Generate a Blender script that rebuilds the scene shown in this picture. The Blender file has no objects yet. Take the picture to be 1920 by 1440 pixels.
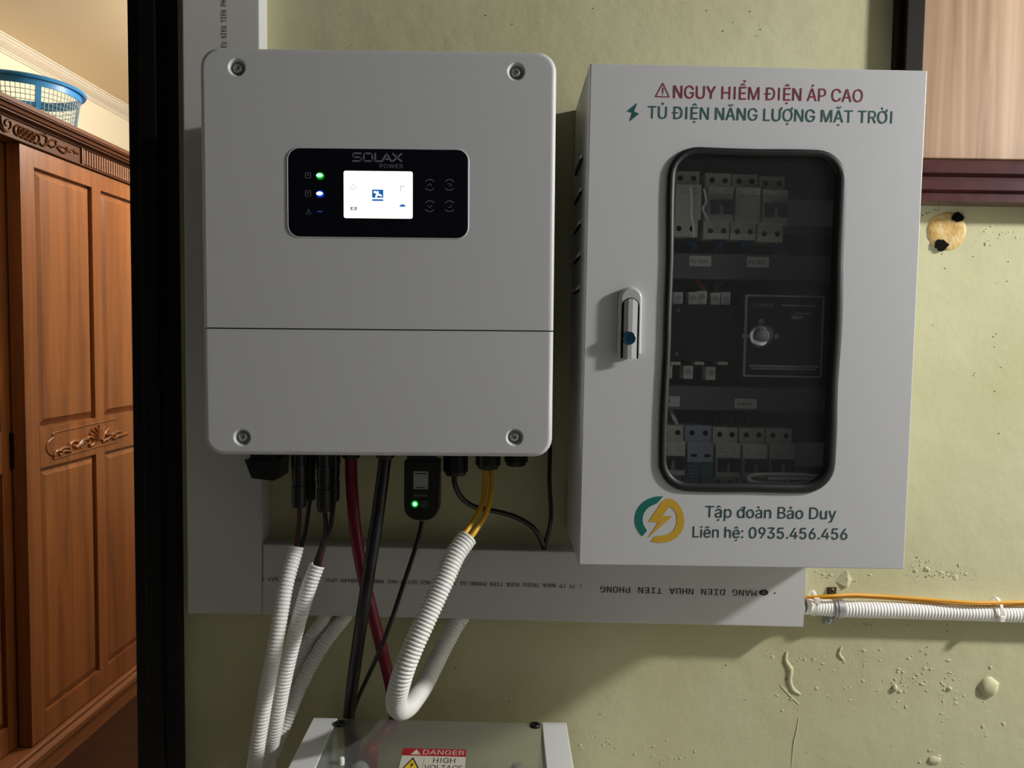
import bpy, bmesh, math, os, random
from mathutils import Vector, Matrix, noise
from mathutils.geometry import tessellate_polygon

random.seed(7)
C = bpy.context.scene.collection
scene = bpy.context.scene

# ------------------------------------------------------------------ camera, world, light, exposure
F = 1442.0                                   # focal length in pixels of a 1920 wide frame
YAW, PITCH, ROLL = 0.0111, 0.0556, 0.0134
CAMPOS = Vector((0, -1.11, 1.5))
fw = Vector((math.sin(YAW)*math.cos(PITCH), math.cos(YAW)*math.cos(PITCH), -math.sin(PITCH)))
r0 = Vector((math.cos(YAW), -math.sin(YAW), 0)); u0_ = r0.cross(fw)
rt = r0*math.cos(ROLL) + u0_*math.sin(ROLL)
up = -r0*math.sin(ROLL) + u0_*math.cos(ROLL)
cd = bpy.data.cameras.new('camera'); cam = bpy.data.objects.new('camera', cd); C.objects.link(cam)
cd.sensor_width = 36.0; cd.lens = 36.0*F/1920.0; cd.clip_start = 0.02; cd.clip_end = 60
M = Matrix.Identity(4)
for i in range(3):
    M[i][0] = rt[i]; M[i][1] = up[i]; M[i][2] = -fw[i]; M[i][3] = CAMPOS[i]
cam.matrix_world = M
scene.camera = cam

w = bpy.data.worlds.new('world'); scene.world = w; w.use_nodes = True
bg = w.node_tree.nodes['Background']
bg.inputs[0].default_value = (1.0, 0.96, 0.86, 1); bg.inputs[1].default_value = 0.01

def lamp(name, kind, loc, power, color, size=0.1, target=None):
    l = bpy.data.lights.new(name, kind); l.energy = power; l.color = color
    if kind == 'AREA':
        l.shape = 'DISK'; l.size = size
    else:
        l.shadow_soft_size = size
    o = bpy.data.objects.new(name, l); C.objects.link(o); o.location = loc
    if target is not None:
        o.rotation_euler = (Vector(target) - Vector(loc)).to_track_quat('-Z', 'Y').to_euler()
    return o
lamp('wall_lamp_light', 'POINT', (1.90, -0.64, 2.20), 142, (1.0, 0.99, 0.975), 0.06)
lamp('bedroom_ceiling_light', 'POINT', (-0.62, 2.2, 2.52), 82, (1.0, 0.90, 0.77), 0.12)

vs = scene.view_settings
scene.display_settings.display_device = 'sRGB'
vs.view_transform = 'Standard'; vs.look = 'None'; vs.exposure = 0.0; vs.gamma = 1.0
vs.use_curve_mapping = False

# ------------------------------------------------------------------ helpers
def ray(px, py):
    return fw + rt*((px-960)/F) - up*((py-720)/F)
def at(px, py, Y):
    d = ray(px, py); return CAMPOS + d*((Y-CAMPOS.y)/d.y)
def atz(px, py, Z):
    d = ray(px, py); return CAMPOS + d*((Z-CAMPOS.z)/d.z)

class Frame:
    """a flat working plane: origin, right, up; n points out of it"""
    def __init__(s, o, u, v):
        s.o = Vector(o); s.u = Vector(u).normalized(); s.v = Vector(v).normalized(); s.n = s.u.cross(s.v)
    def p(s, u, v, d=0): return s.o + s.u*u + s.v*v + s.n*d
    def uv(s, px, py, d=0):
        r = ray(px, py); o = s.o + s.n*d
        t = (o-CAMPOS).dot(s.n)/r.dot(s.n); q = CAMPOS + r*t - s.o
        return q.dot(s.u), q.dot(s.v)
    def flip(s): return Frame(s.o, -s.u, -s.v)
    def ccw(s): return Frame(s.o, s.v, -s.u)
    def moved(s, u, v, d=0): return Frame(s.p(u, v, d), s.u, s.v)

OFF = {}
LOC = {}
def empty(name, loc, label, cat, group=None):
    o = bpy.data.objects.new(name, None); C.objects.link(o); o.location = loc
    o.empty_display_size = 0.02
    o['label'] = label; o['category'] = cat
    if group: o['group'] = group
    OFF[o.name] = Vector(loc); return o
def tag(o, label, cat, group=None):
    o['label'] = label; o['category'] = cat
    if group: o['group'] = group
    return o

class MB:
    def __init__(s): s.v = []; s.f = []
    def add(s, vs, fs):
        b = len(s.v); s.v += [Vector(q) for q in vs]; s.f += [[b+i for i in f] for f in fs]; return s
    def box(s, fr, u0, u1, v0, v1, d0, d1, bev=0.0):
        if u0 > u1: u0, u1 = u1, u0
        if v0 > v1: v0, v1 = v1, v0
        b = min(bev, (u1-u0)*.45, (v1-v0)*.45, abs(d1-d0)*.9)
        if b <= 0:
            vs = [fr.p(u, v, d) for d in (d0, d1) for u, v in ((u0, v0), (u1, v0), (u1, v1), (u0, v1))]
            return s.add(vs, [(3,2,1,0), (4,5,6,7), (0,1,5,4), (1,2,6,5), (2,3,7,6), (3,0,4,7)])
        sg = 1 if d1 > d0 else -1
        loops = [(0, d0), (0, d1-sg*b), (b*.3, d1-sg*b*.3), (b, d1)]
        vs = []
        for i, d in loops:
            vs += [fr.p(u, v, d) for u, v in ((u0+i, v0+i), (u1-i, v0+i), (u1-i, v1-i), (u0+i, v1-i))]
        fs = [(3,2,1,0), (12,13,14,15)]
        for k in range(3):
            for j in range(4): fs.append((4*k+j, 4*k+(j+1) % 4, 4*k+4+(j+1) % 4, 4*k+4+j))
        return s.add(vs, fs)
    def loops(s, ls, cap0=True, cap1=True):
        n = len(ls[0]); vs = [q for l in ls for q in l]; fs = []
        for k in range(len(ls)-1):
            for j in range(n): fs.append((n*k+j, n*k+(j+1) % n, n*k+n+(j+1) % n, n*k+n+j))
        if cap0: fs.append(tuple(range(n-1, -1, -1)))
        if cap1: fs.append(tuple(range(n*(len(ls)-1), n*len(ls))))
        return s.add(vs, fs)
    def rrect(s, fr, u0, u1, v0, v1, d0, d1, r, bev=0.0, seg=6, cap0=True):
        ls = [[fr.p(u, v, d0) for u, v in rr(u0, u1, v0, v1, r, seg)]]
        if bev > 0:
            for k in range(4):
                a = k/3*math.pi/2; i = bev*(1-math.cos(a)); d = d1-bev+bev*math.sin(a)
                ls.append([fr.p(u, v, d) for u, v in rr(u0+i, u1-i, v0+i, v1-i, max(r-i, .0005), seg)])
        else:
            ls.append([fr.p(u, v, d1) for u, v in rr(u0, u1, v0, v1, r, seg)])
        return s.loops(ls, cap0, True)
    def rring(s, fr, outer, inner, prof):
        """closed ring; prof = [(t, d)] t=0 outer outline .. 1 inner outline, closed around"""
        n = len(outer); ls = []
        for t, d in prof:
            ls.append([fr.p(o[0]+(i[0]-o[0])*t, o[1]+(i[1]-o[1])*t, d) for o, i in zip(outer, inner)])
        vs = [q for l in ls for q in l]; fs = []; m = len(ls)
        for k in range(m):
            k2 = (k+1) % m
            for j in range(n): fs.append((n*k+j, n*k+(j+1) % n, n*k2+(j+1) % n, n*k2+j))
        return s.add(vs, fs)
    def prism(s, fr, poly, d0, d1, bev=0.0):
        n = len(poly)
        vs = [fr.p(u, v, d0) for u, v in poly] + [fr.p(u, v, d1) for u, v in poly]
        fs = [(j, (j+1) % n, n+(j+1) % n, n+j) for j in range(n)]
        tri = tessellate_polygon([[Vector((u, v, 0)) for u, v in poly]])
        fs += [tuple(n+i for i in t) for t in tri] + [tuple(reversed(t)) for t in tri]
        return s.add(vs, fs)
    def flat(s, fr, poly, d):
        tri = tessellate_polygon([[Vector((u, v, 0)) for u, v in poly]])
        return s.add([fr.p(u, v, d) for u, v in poly], [tuple(t) for t in tri])
    def disc(s, fr, u, v, prof, n=20, cap0=False, cap1=True):
        """lathe about the frame normal: prof = [(r, d)]"""
        ls = [[fr.p(u+r*math.cos(2*math.pi*k/n), v+r*math.sin(2*math.pi*k/n), d) for k in range(n)] for r, d in prof]
        return s.loops(ls, cap0, cap1)
    def ringflat(s, fr, u, v, ro, ri, d, a0=0, a1=360, n=28):
        vs = []; fs = []
        for k in range(n+1):
            a = math.radians(a0+(a1-a0)*k/n)
            vs += [fr.p(u+ro*math.cos(a), v+ro*math.sin(a), d), fr.p(u+ri*math.cos(a), v+ri*math.sin(a), d)]
        for k in range(n): fs.append((2*k, 2*k+2, 2*k+3, 2*k+1))
        return s.add(vs, fs)
    def stroke(s, fr, pts, wd, d, ext=0.0):
        for a, b in zip(pts, pts[1:]):
            a = Vector(a).to_2d(); b = Vector(b).to_2d(); t = (b-a).normalized(); a = a-t*ext; b = b+t*ext; q = Vector((-t.y, t.x))*wd/2
            s.add([fr.p(*(a-q), d), fr.p(*(b-q), d), fr.p(*(b+q), d), fr.p(*(a+q), d)], [(0,1,2,3)])
        return s
    def tube(s, pts, rad, seg=10, cap=True):
        n = len(pts)
        tang = [(pts[min(i+1, n-1)]-pts[max(i-1, 0)]).normalized() for i in range(n)]
        a = Vector((0, 0, 1)) if abs(tang[0].z) < .9 else Vector((1, 0, 0))
        nx = tang[0].cross(a).normalized(); ls = []
        for i in range(n):
            nx = (nx - tang[i]*nx.dot(tang[i])).normalized(); ny = tang[i].cross(nx)
            r = rad(i) if callable(rad) else rad
            ls.append([pts[i]+(nx*math.cos(2*math.pi*k/seg)+ny*math.sin(2*math.pi*k/seg))*r for k in range(seg)])
        return s.loops(ls, cap, cap)
    def ball(s, c, rx, ry, rz, nu=12, nv=8, wob=0.0):
        ls = []; c = Vector(c)
        for i in range(1, nv):
            t = math.pi*i/nv
            l = []
            for k in range(nu):
                a = 2*math.pi*k/nu
                q = Vector((math.sin(t)*math.cos(a), math.cos(t), math.sin(t)*math.sin(a)))
                m = 1+wob*noise.noise(q*1.6+c*37)
                l.append(c+Vector((q.x*rx, q.y*ry, q.z*rz))*m)
            ls.append(l)
        return s.loops(ls, True, True)
    def build(s, name, mat, parent=None, loc=None, smooth=35, label=None, kind=None):
        me = bpy.data.meshes.new(name)
        if parent is None:
            if loc is None:
                lo = [min(q[i] for q in s.v) for i in range(3)]; hi = [max(q[i] for q in s.v) for i in range(3)]
                loc = Vector(((lo[0]+hi[0])/2, (lo[1]+hi[1])/2, lo[2]))
            off = Vector(loc)
        else:
            off = OFF[parent.name]
        me.from_pydata([tuple(q-off) for q in s.v], [], s.f)
        bm = bmesh.new(); bm.from_mesh(me)
        bmesh.ops.recalc_face_normals(bm, faces=bm.faces)
        bm.to_mesh(me); bm.free()
        me.materials.append(mat)
        if smooth:
            me.polygons.foreach_set('use_smooth', [True]*len(me.polygons))
            me.set_sharp_from_angle(angle=math.radians(smooth))
        o = bpy.data.objects.new(name, me); C.objects.link(o)
        if 0 < smooth <= 45:
            wn = o.modifiers.new('even_shading', 'WEIGHTED_NORMAL'); wn.keep_sharp = True; wn.weight = 100
        if parent is None: o.location = off
        else: o.parent = parent
        OFF[o.name] = off
        if label: o['label'] = label
        if kind: o['kind'] = kind
        return o

def rr(u0, u1, v0, v1, r, seg=6):
    out = []
    r = min(r, (u1-u0)*.499, (v1-v0)*.499)
    for cx, cy, a0 in ((u1-r, v1-r, 0), (u0+r, v1-r, 90), (u0+r, v0+r, 180), (u1-r, v0+r, 270)):
        for k in range(seg+1):
            a = math.radians(a0+90*k/seg); out.append((cx+r*math.cos(a), cy+r*math.sin(a)))
    return out

def spline(pts, n=8):
    P = [Vector(q) for q in pts]; P = [P[0]*2-P[1]] + P + [P[-1]*2-P[-2]]; out = []
    for i in range(1, len(P)-2):
        a, b, c, d = P[i-1:i+3]
        for k in range(n):
            t = k/n
            out.append(.5*((2*b)+(c-a)*t+(2*a-5*b+4*c-d)*t*t+(3*b-a-3*c+d)*t**3))
    out.append(P[-2]); return out
def resample(pts, step):
    out = [pts[0].copy()]; acc = 0.0; need = step
    for a, b in zip(pts, pts[1:]):
        L = (b-a).length; t = 0.0
        while L-t >= need:
            t += need; out.append(a.lerp(b, t/L)); need = step
        need -= (L-t)
    out.append(pts[-1].copy())
    return out
def pxpath(lst): return [at(x, y, -d) for x, y, d in lst]

# ------------------------------------------------------------------ text
FD = bpy.utils.system_resource('DATAFILES', path='fonts')
def font(fn):
    try: return bpy.data.fonts.load(os.path.join(FD, fn))
    except Exception: return None
FONT = {'sans': font('Inter.woff2'), 'mono': font('DejaVuSansMono.woff2')}
CAP = {}
def uncross(P):
    """split an outline that crosses itself into simple loops"""
    n = len(P)
    for i in range(n):
        a, b = P[i], P[(i+1) % n]
        for j in range(i+2, n):
            if i == 0 and j == n-1: continue
            c, d = P[j], P[(j+1) % n]
            den = (b.x-a.x)*(d.y-c.y)-(b.y-a.y)*(d.x-c.x)
            if abs(den) < 1e-12: continue
            t = ((c.x-a.x)*(d.y-c.y)-(c.y-a.y)*(d.x-c.x))/den; u = ((c.x-a.x)*(b.y-a.y)-(c.y-a.y)*(b.x-a.x))/den
            if 1e-6 < t < 1-1e-6 and 1e-6 < u < 1-1e-6:
                q = a.lerp(b, t)
                return uncross([q.copy()]+P[i+1:j+1]) + uncross(P[:i+1]+[q.copy()]+P[j+1:])
    return [P]
def glyphs(body, fk, spacing=1.0, bold=0.0):
    """flat letters; every outline is filled on its own so overlapping strokes of a glyph stay solid"""
    caps = body.upper() == body and fk == 'sans'
    cu = bpy.data.curves.new('lettering', 'FONT'); cu.body = body
    if FONT[fk]: cu.font = FONT[fk]
    cu.space_character = spacing
    o = bpy.data.objects.new('lettering', cu); C.objects.link(o)
    dg = bpy.context.evaluated_depsgraph_get(); dg.update()
    c2 = o.evaluated_get(dg).to_curve(dg); loops = []
    for sp in c2.splines:
        P = []; bp = sp.bezier_points; n = len(bp)
        if n < 2: continue
        for i in range(n):
            a, b = bp[i], bp[(i+1) % n]; p0, p1, p2, p3 = a.co, a.handle_right, b.handle_left, b.co
            chord = (p3-p0).length
            bend = abs((p1-p0).cross(p3-p0).z)+abs((p2-p0).cross(p3-p0).z)
            k = 1 if bend < 1e-6 else 4
            for j in range(k):
                t = j/k; q = p0*(1-t)**3+p1*3*t*(1-t)**2+p2*3*t*t*(1-t)+p3*t**3
                if not P or (q-P[-1]).length > 1e-5: P.append(Vector((q.x, q.y, 0)))
        if caps and len(P) == 12:                       # a plain stem for the capital I instead of a serifed one
            x0_, x1_ = min(q.x for q in P), max(q.x for q in P); xc_ = (x0_+x1_)/2
            if .20 < x1_-x0_ < .27 and all(any(abs(2*xc_-q.x-t.x) < .004 and abs(q.y-t.y) < .004 for t in P) for q in P):
                y1_ = max(q.y for q in P); P = [Vector((xc_-.033, 0, 0)), Vector((xc_+.033, 0, 0)), Vector((xc_+.033, y1_, 0)), Vector((xc_-.033, y1_, 0))]
                if loops and sum(loops[0][i].x*loops[0][(i+1) % len(loops[0])].y-loops[0][(i+1) % len(loops[0])].x*loops[0][i].y for i in range(len(loops[0]))) < 0: P.reverse()
        for P in uncross(P):
            if len(P) >= 3: loops.append(P)
    bpy.data.objects.remove(o); bpy.data.curves.remove(cu)
    def area(P): return sum(P[i].x*P[(i+1) % len(P)].y-P[(i+1) % len(P)].x*P[i].y for i in range(len(P)))/2
    def inside(q, P):
        r = False
        for i in range(len(P)):
            a, b = P[i], P[i-1]
            if (a.y > q.y) != (b.y > q.y) and q.x < (b.x-a.x)*(q.y-a.y)/(b.y-a.y)+a.x: r = not r
        return r
    A = [area(P) for P in loops]
    if not A: return [], []
    big = max(range(len(A)), key=lambda i: abs(A[i])); sg = 1 if A[big] > 0 else -1
    outs = [i for i in range(len(A)) if A[i]*sg > 0]; holes = {i: [] for i in outs}
    for i in range(len(A)):
        if i in holes: continue
        c_ = [(sum(inside(q, loops[j]) for q in loops[i]), -abs(A[j]), j) for j in outs]
        c_ = [t for t in c_ if t[0] > 0]
        if c_: holes[max(c_)[2]].append(i)
    v = []; f = []
    for i in outs:
        pl_ = [loops[i]]+[loops[j] for j in holes[i]]; b0 = len(v)
        for P in pl_: v += [Vector((q.x, q.y, (outs.index(i) % 4)*.00004)) for q in P]
        f += [[b0+k for k in t] for t in tessellate_polygon(pl_)]
    return v, f
def text(mb, body, fr, u0, u1, vb, cap, d, fk='sans', spacing=1.0, bold=0.0):
    if fk not in CAP:
        v, _ = glyphs('H', fk); CAP[fk] = max(q.y for q in v)
    v, f = glyphs(body, fk, spacing, bold)
    x0 = min(q.x for q in v); x1 = max(q.x for q in v); sx = (u1-u0)/(x1-x0); sy = cap/CAP[fk]
    mb.add([fr.p(u0+(q.x-x0)*sx, vb+q.y*sy, d+q.z) for q in v], f)
def textpx(mb, body, fr, x0, x1, y, cap, d=.0003, fk='sans', spacing=1.0, ref=None, bold=0.0):
    """cap and positions in photo pixels on the frame's plane; y = baseline at x0"""
    a = fr.uv(x0, y, d); b = fr.uv(x1, y, d); k = abs(b[0]-a[0])/abs(x1-x0) if abs(x1-x0) > 0 else .0007
    text(mb, body, fr, a[0], b[0], a[1], cap*k, d, fk, spacing, bold)

# ------------------------------------------------------------------ materials
def lin(c):
    return tuple(((x/255)/12.92 if x/255 <= .04045 else ((x/255+.055)/1.055)**2.4) for x in c) + (1,)
def mat(name, col, rough=.5, metal=0.0, spec=.5, var=None, bump=None, coat=0.0, emit=None, bump2=None):
    m = bpy.data.materials.new(name); m.use_nodes = True; nt = m.node_tree; N = nt.nodes; L = nt.links
    b = N['Principled BSDF']; c = lin(col)
    b.inputs['Base Color'].default_value = c; b.inputs['Roughness'].default_value = rough
    b.inputs['Metallic'].default_value = metal; b.inputs['Specular IOR Level'].default_value = spec
    b.inputs['Coat Weight'].default_value = coat
    tc = N.new('ShaderNodeTexCoord')
    if var:                                   # (scale, other colour, detail)
        n = N.new('ShaderNodeTexNoise'); n.inputs['Scale'].default_value = var[0]; n.inputs['Detail'].default_value = var[2]
        mx = N.new('ShaderNodeMix'); mx.data_type = 'RGBA'
        mx.inputs[6].default_value = c; mx.inputs[7].default_value = lin(var[1])
        rp = N.new('ShaderNodeMapRange'); rp.inputs[1].default_value = .4; rp.inputs[2].default_value = .66
        L.new(tc.outputs['Object'], n.inputs['Vector']); L.new(n.outputs[0], rp.inputs[0])
        L.new(rp.outputs[0], mx.inputs[0]); L.new(mx.outputs[2], b.inputs['Base Color'])
    prev = None
    for bp in (bump, bump2):
        if bp:                                # (scale, strength, distance)
            n = N.new('ShaderNodeTexNoise'); n.inputs['Scale'].default_value = bp[0]; n.inputs['Detail'].default_value = 4
            bn = N.new('ShaderNodeBump'); bn.inputs['Strength'].default_value = bp[1]; bn.inputs['Distance'].default_value = bp[2]
            L.new(tc.outputs['Object'], n.inputs['Vector']); L.new(n.outputs[0], bn.inputs['Height'])
            if prev: L.new(prev.outputs[0], bn.inputs['Normal'])
            L.new(bn.outputs[0], b.inputs['Normal']); prev = bn
    if emit:
        b.inputs['Emission Color'].default_value = lin(emit[0]); b.inputs['Emission Strength'].default_value = emit[1]
    return m
def wood(name, c0, c1, scale, rough=.35, coat=.3, bumpd=.0004, spec=.5):
    m = bpy.data.materials.new(name); m.use_nodes = True; nt = m.node_tree; N = nt.nodes; L = nt.links
    b = N['Principled BSDF']; b.inputs['Roughness'].default_value = rough; b.inputs['Coat Weight'].default_value = coat
    b.inputs['Coat Roughness'].default_value = .18; b.inputs['Specular IOR Level'].default_value = spec
    tc = N.new('ShaderNodeTexCoord'); mp = N.new('ShaderNodeMapping'); mp.inputs['Scale'].default_value = scale
    n = N.new('ShaderNodeTexNoise'); n.inputs['Scale'].default_value = 1.0; n.inputs['Detail'].default_value = 7; n.inputs['Distortion'].default_value = .6
    n.inputs['Roughness'].default_value = .62
    cr = N.new('ShaderNodeValToRGB'); cr.color_ramp.elements[0].position = .33; cr.color_ramp.elements[1].position = .68
    cr.color_ramp.elements[0].color = lin(c0); cr.color_ramp.elements[1].color = lin(c1)
    L.new(tc.outputs['Object'], mp.inputs['Vector']); L.new(mp.outputs[0], n.inputs['Vector'])
    L.new(n.outputs[0], cr.inputs[0]); L.new(cr.outputs[0], b.inputs['Base Color'])
    bn = N.new('ShaderNodeBump'); bn.inputs['Distance'].default_value = bumpd; bn.inputs['Strength'].default_value = .4
    L.new(n.outputs[0], bn.inputs['Height']); L.new(bn.outputs[0], b.inputs['Normal'])
    return m
def fresnel_front(N, L):
    """fresnel on the entering side only, so a thin sheet does not trap light"""
    fr = N.new('ShaderNodeFresnel'); fr.inputs[0].default_value = 1.45
    ge = N.new('ShaderNodeNewGeometry'); sb_ = N.new('ShaderNodeMath'); sb_.operation = 'SUBTRACT'; sb_.inputs[0].default_value = 1.0
    ml = N.new('ShaderNodeMath'); ml.operation = 'MULTIPLY'
    L.new(ge.outputs['Backfacing'], sb_.inputs[1]); L.new(sb_.outputs[0], ml.inputs[0]); L.new(fr.outputs[0], ml.inputs[1])
    return ml
def glass(name, tint, gloss_rough=.03, haze=0.0):
    m = bpy.data.materials.new(name); m.use_nodes = True; nt = m.node_tree; N = nt.nodes; L = nt.links
    for n in list(N):
        if n.type == 'BSDF_PRINCIPLED': N.remove(n)
    out = N['Material Output']
    t = N.new('ShaderNodeBsdfTransparent'); t.inputs[0].default_value = lin(tint)
    g = N.new('ShaderNodeBsdfGlossy'); g.inputs['Roughness'].default_value = gloss_rough
    fr = fresnel_front(N, L)
    mx = N.new('ShaderNodeMixShader'); L.new(fr.outputs[0], mx.inputs[0]); L.new(t.outputs[0], mx.inputs[1]); L.new(g.outputs[0], mx.inputs[2])
    last = mx
    if haze:
        df = N.new('ShaderNodeBsdfDiffuse'); df.inputs[0].default_value = (.8, .8, .8, 1)
        m2 = N.new('ShaderNodeMixShader'); m2.inputs[0].default_value = haze
        L.new(mx.outputs[0], m2.inputs[1]); L.new(df.outputs[0], m2.inputs[2]); last = m2
    L.new(last.outputs[0], out.inputs[0]); return m
def frosted(name):
    m = bpy.data.materials.new(name); m.use_nodes = True; nt = m.node_tree; N = nt.nodes; L = nt.links
    for n in list(N):
        if n.type == 'BSDF_PRINCIPLED': N.remove(n)
    out = N['Material Output']
    rf = N.new('ShaderNodeBsdfRefraction'); rf.inputs['Roughness'].default_value = .45; rf.inputs['IOR'].default_value = 1.12
    rf.inputs['Color'].default_value = (.9, .92, .9, 1)
    tp = N.new('ShaderNodeBsdfTransparent'); tp.inputs[0].default_value = (.85, .87, .85, 1)
    df = N.new('ShaderNodeBsdfDiffuse'); df.inputs[0].default_value = (.6, .6, .58, 1)
    gl = N.new('ShaderNodeBsdfGlossy'); gl.inputs['Roughness'].default_value = .24; gl.inputs[0].default_value = (.8, .8, .8, 1)
    a = N.new('ShaderNodeMixShader'); a.inputs[0].default_value = .14
    L.new(rf.outputs[0], a.inputs[1]); L.new(tp.outputs[0], a.inputs[2])
    b = N.new('ShaderNodeMixShader'); b.inputs[0].default_value = .16
    L.new(a.outputs[0], b.inputs[1]); L.new(df.outputs[0], b.inputs[2])
    fr = fresnel_front(N, L)
    c = N.new('ShaderNodeMixShader'); L.new(fr.outputs[0], c.inputs[0]); L.new(b.outputs[0], c.inputs[1]); L.new(gl.outputs[0], c.inputs[2])
    L.new(c.outputs[0], out.inputs[0]); return m

X = {}
X['wall'] = mat('yellow_green_plaster', (200, 197, 160), .75, spec=.25, var=(5, (193, 189, 148), 6), bump=(420, .35, .0006), bump2=(26, .35, .004))
X['palewall'] = mat('pale_side_wall_paint', (226, 226, 220), .8)
X['tile'] = mat('pale_floor_tile', (176, 175, 172), .3)
X['nearwall'] = mat('dim_room_paint', (52, 54, 58), .85)
X['plaster'] = mat('painted_filler', (202, 198, 162), .7, spec=.25, bump=(500, .3, .0005))
X['stain'] = mat('grey_damp_stain', (96, 88, 62), .9, spec=.1)
X['darkhole'] = mat('drilled_hole_dark', (12, 10, 8), .9, spec=.1)
X['foam'] = mat('ochre_filler_foam', (196, 158, 88), .8, var=(60, (222, 196, 140), 5), bump=(150, .8, .002))
X['pvc'] = mat('white_trunking_pvc', (206, 205, 202), .45, var=(3, (199, 198, 194), 3))
X['ink'] = mat('black_print_ink', (18, 18, 20), .7)
X['inv'] = mat('white_powder_coat', (201, 201, 203), .5, bump=(900, .12, .0003))
X['invbody'] = mat('grey_cast_aluminium', (120, 122, 122), .5, metal=.3)
X['cab'] = mat('cabinet_grey_white_paint', (212, 212, 214), .42, bump=(700, .15, .0003))
X['cabin'] = mat('cabinet_mounting_plate', (84, 82, 78), .6)
X['navy'] = mat('glossy_navy_panel', (7, 9, 20), .22, spec=.5)
X['panelink'] = mat('dim_grey_panel_print', (108, 110, 124), .6)
X['screen'] = mat('lit_white_screen', (235, 235, 225), .4, emit=((255, 255, 238), 1.15))
X['scrblue'] = mat('screen_blue_icon', (10, 40, 80), .4, emit=((22, 98, 180), .9))
X['scrgrey'] = mat('screen_pale_icon', (60, 70, 70), .4, emit=((120, 140, 134), .8))
X['ledg'] = mat('green_led_core', (60, 200, 80), .4, emit=((90, 255, 110), 7))
X['ledgh'] = mat('green_led_lens', (10, 80, 10), .4, emit=((0, 160, 20), .9))
X['ledb'] = mat('blue_led_core', (80, 120, 255), .4, emit=((130, 170, 255), 7))
X['ledbh'] = mat('blue_led_lens', (10, 20, 90), .4, emit=((10, 50, 190), .9))
X['ledoff'] = mat('unlit_blue_led', (40, 60, 120), .4, emit=((40, 70, 150), .5))
X['black'] = mat('black_plastic', (14, 14, 15), .42)
X['rubber'] = mat('black_rubber', (20, 20, 21), .5, bump=(300, .2, .0004))
X['cableblack'] = mat('black_cable_sheath', (15, 15, 18), .38)
X['cablered'] = mat('red_cable_sheath', (122, 12, 42), .36)
X['wirered'] = mat('dark_red_wire', (62, 20, 20), .45)
X['yellow'] = mat('yellow_cable_sheath', (226, 172, 24), .3)
X['orangewire'] = mat('orange_yellow_wire', (224, 158, 34), .4)
X['hose'] = mat('white_corrugated_plastic', (236, 235, 230), .38)
X['hosegrey'] = mat('white_pipe_plastic', (246, 245, 240), .4)
X['steel'] = mat('zinc_steel', (188, 188, 190), .36, metal=.6)
X['rust'] = mat('tarnished_screw', (92, 78, 58), .4, metal=.8)
X['chrome'] = mat('chrome', (225, 225, 228), .06, metal=1.0)
X['tie'] = mat('white_nylon_tie', (232, 230, 224), .4)
X['red_ink'] = mat('crimson_print', (140, 22, 48), .6)
X['teal_ink'] = mat('teal_print', (16, 92, 88), .6)
X['dteal_ink'] = mat('dark_teal_print', (18, 70, 74), .6)
X['logo_teal'] = mat('logo_teal', (8, 112, 100), .55)
X['logo_gold'] = mat('logo_gold', (214, 168, 46), .55)
X['handle'] = mat('grey_handle_zinc', (190, 190, 190), .35)
X['lock'] = mat('teal_lock_core', (14, 58, 78), .3)
X['pane'] = glass('clear_window_pane', (250, 251, 252), .04, .010)
X['mcb'] = mat('off_white_breaker_shell', (204, 202, 190), .5)
X['mcb_cool'] = mat('blue_white_arrester_shell', (164, 172, 182), .5)
X['mcb_teal'] = mat('teal_arrester_cartridge', (62, 98, 108), .5)
X['duct'] = mat('grey_wiring_duct', (96, 96, 98), .6)
X['tagp'] = mat('white_label_tape', (200, 198, 190), .6)
X['wblue'] = mat('blue_wire', (16, 66, 104), .3)
X['wgreen'] = mat('green_wire', (10, 80, 48), .5)
X['wred'] = mat('red_wire', (150, 22, 34), .5)
X['ivory'] = mat('ivory_plastic', (206, 200, 176), .5)
X['tbrass'] = mat('tinned_terminal', (222, 220, 212), .45, metal=.3)
X['greyprint'] = mat('grey_print', (150, 150, 152), .6)
X['clear'] = glass('clear_polythene_strip', (236, 238, 238), .12, .02)
X['doorframe'] = mat('black_brown_door_casing', (11, 7, 6), .5, spec=.25)
X['maroon'] = mat('maroon_painted_frame', (80, 44, 42), .26, var=(30, (68, 36, 37), 4))
X['framedark'] = mat('black_window_frame', (24, 17, 14), .6, spec=.2)
X['oak'] = wood('pale_oak_shutter', (150, 116, 88), (206, 174, 142), (26, 26, 1.1), .4, .1)
X['redwood'] = wood('varnished_red_wood', (104, 60, 32), (146, 92, 52), (16, 16, .9), .38, .2)
X['redwoodl'] = wood('varnished_red_wood_rail', (104, 62, 36), (136, 86, 54), (.9, .9, 16), .46, .08)
X['shadedwood'] = wood('shade_darkened_cornice_wood', (76, 44, 28), (100, 62, 42), (.9, .9, 16), .55, .0, spec=.2)  # cornice and frieze colour darkened to offset the strong light of the bedroom lamp
X['cream'] = mat('cream_wall_paint', (246, 242, 222), .8)
X['ceil'] = mat('cream_ceiling_paint', (232, 214, 182), .8, bump=(6, .3, .006))
X['mould'] = mat('white_plaster_moulding', (242, 236, 226), .6)
X['floor'] = mat('dark_red_floor', (50, 24, 14), .4, var=(8, (40, 18, 11), 4))
X['blueplastic'] = mat('blue_basket_plastic', (42, 128, 196), .4)
X['greygrid'] = mat('grey_blue_basket_mesh', (104, 132, 152), .45)
X['bag'] = mat('pale_grey_plastic_bag', (214, 210, 206), .4)
X['batt'] = mat('white_battery_case', (226, 226, 224), .45)
X['battin'] = mat('grey_battery_recess', (120, 118, 104), .6)
X['frost'] = frosted('frosted_acrylic')
X['acrylic'] = glass('clear_acrylic', (240, 243, 240), .05)
X['danger'] = mat('danger_red', (168, 28, 36), .5)
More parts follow.
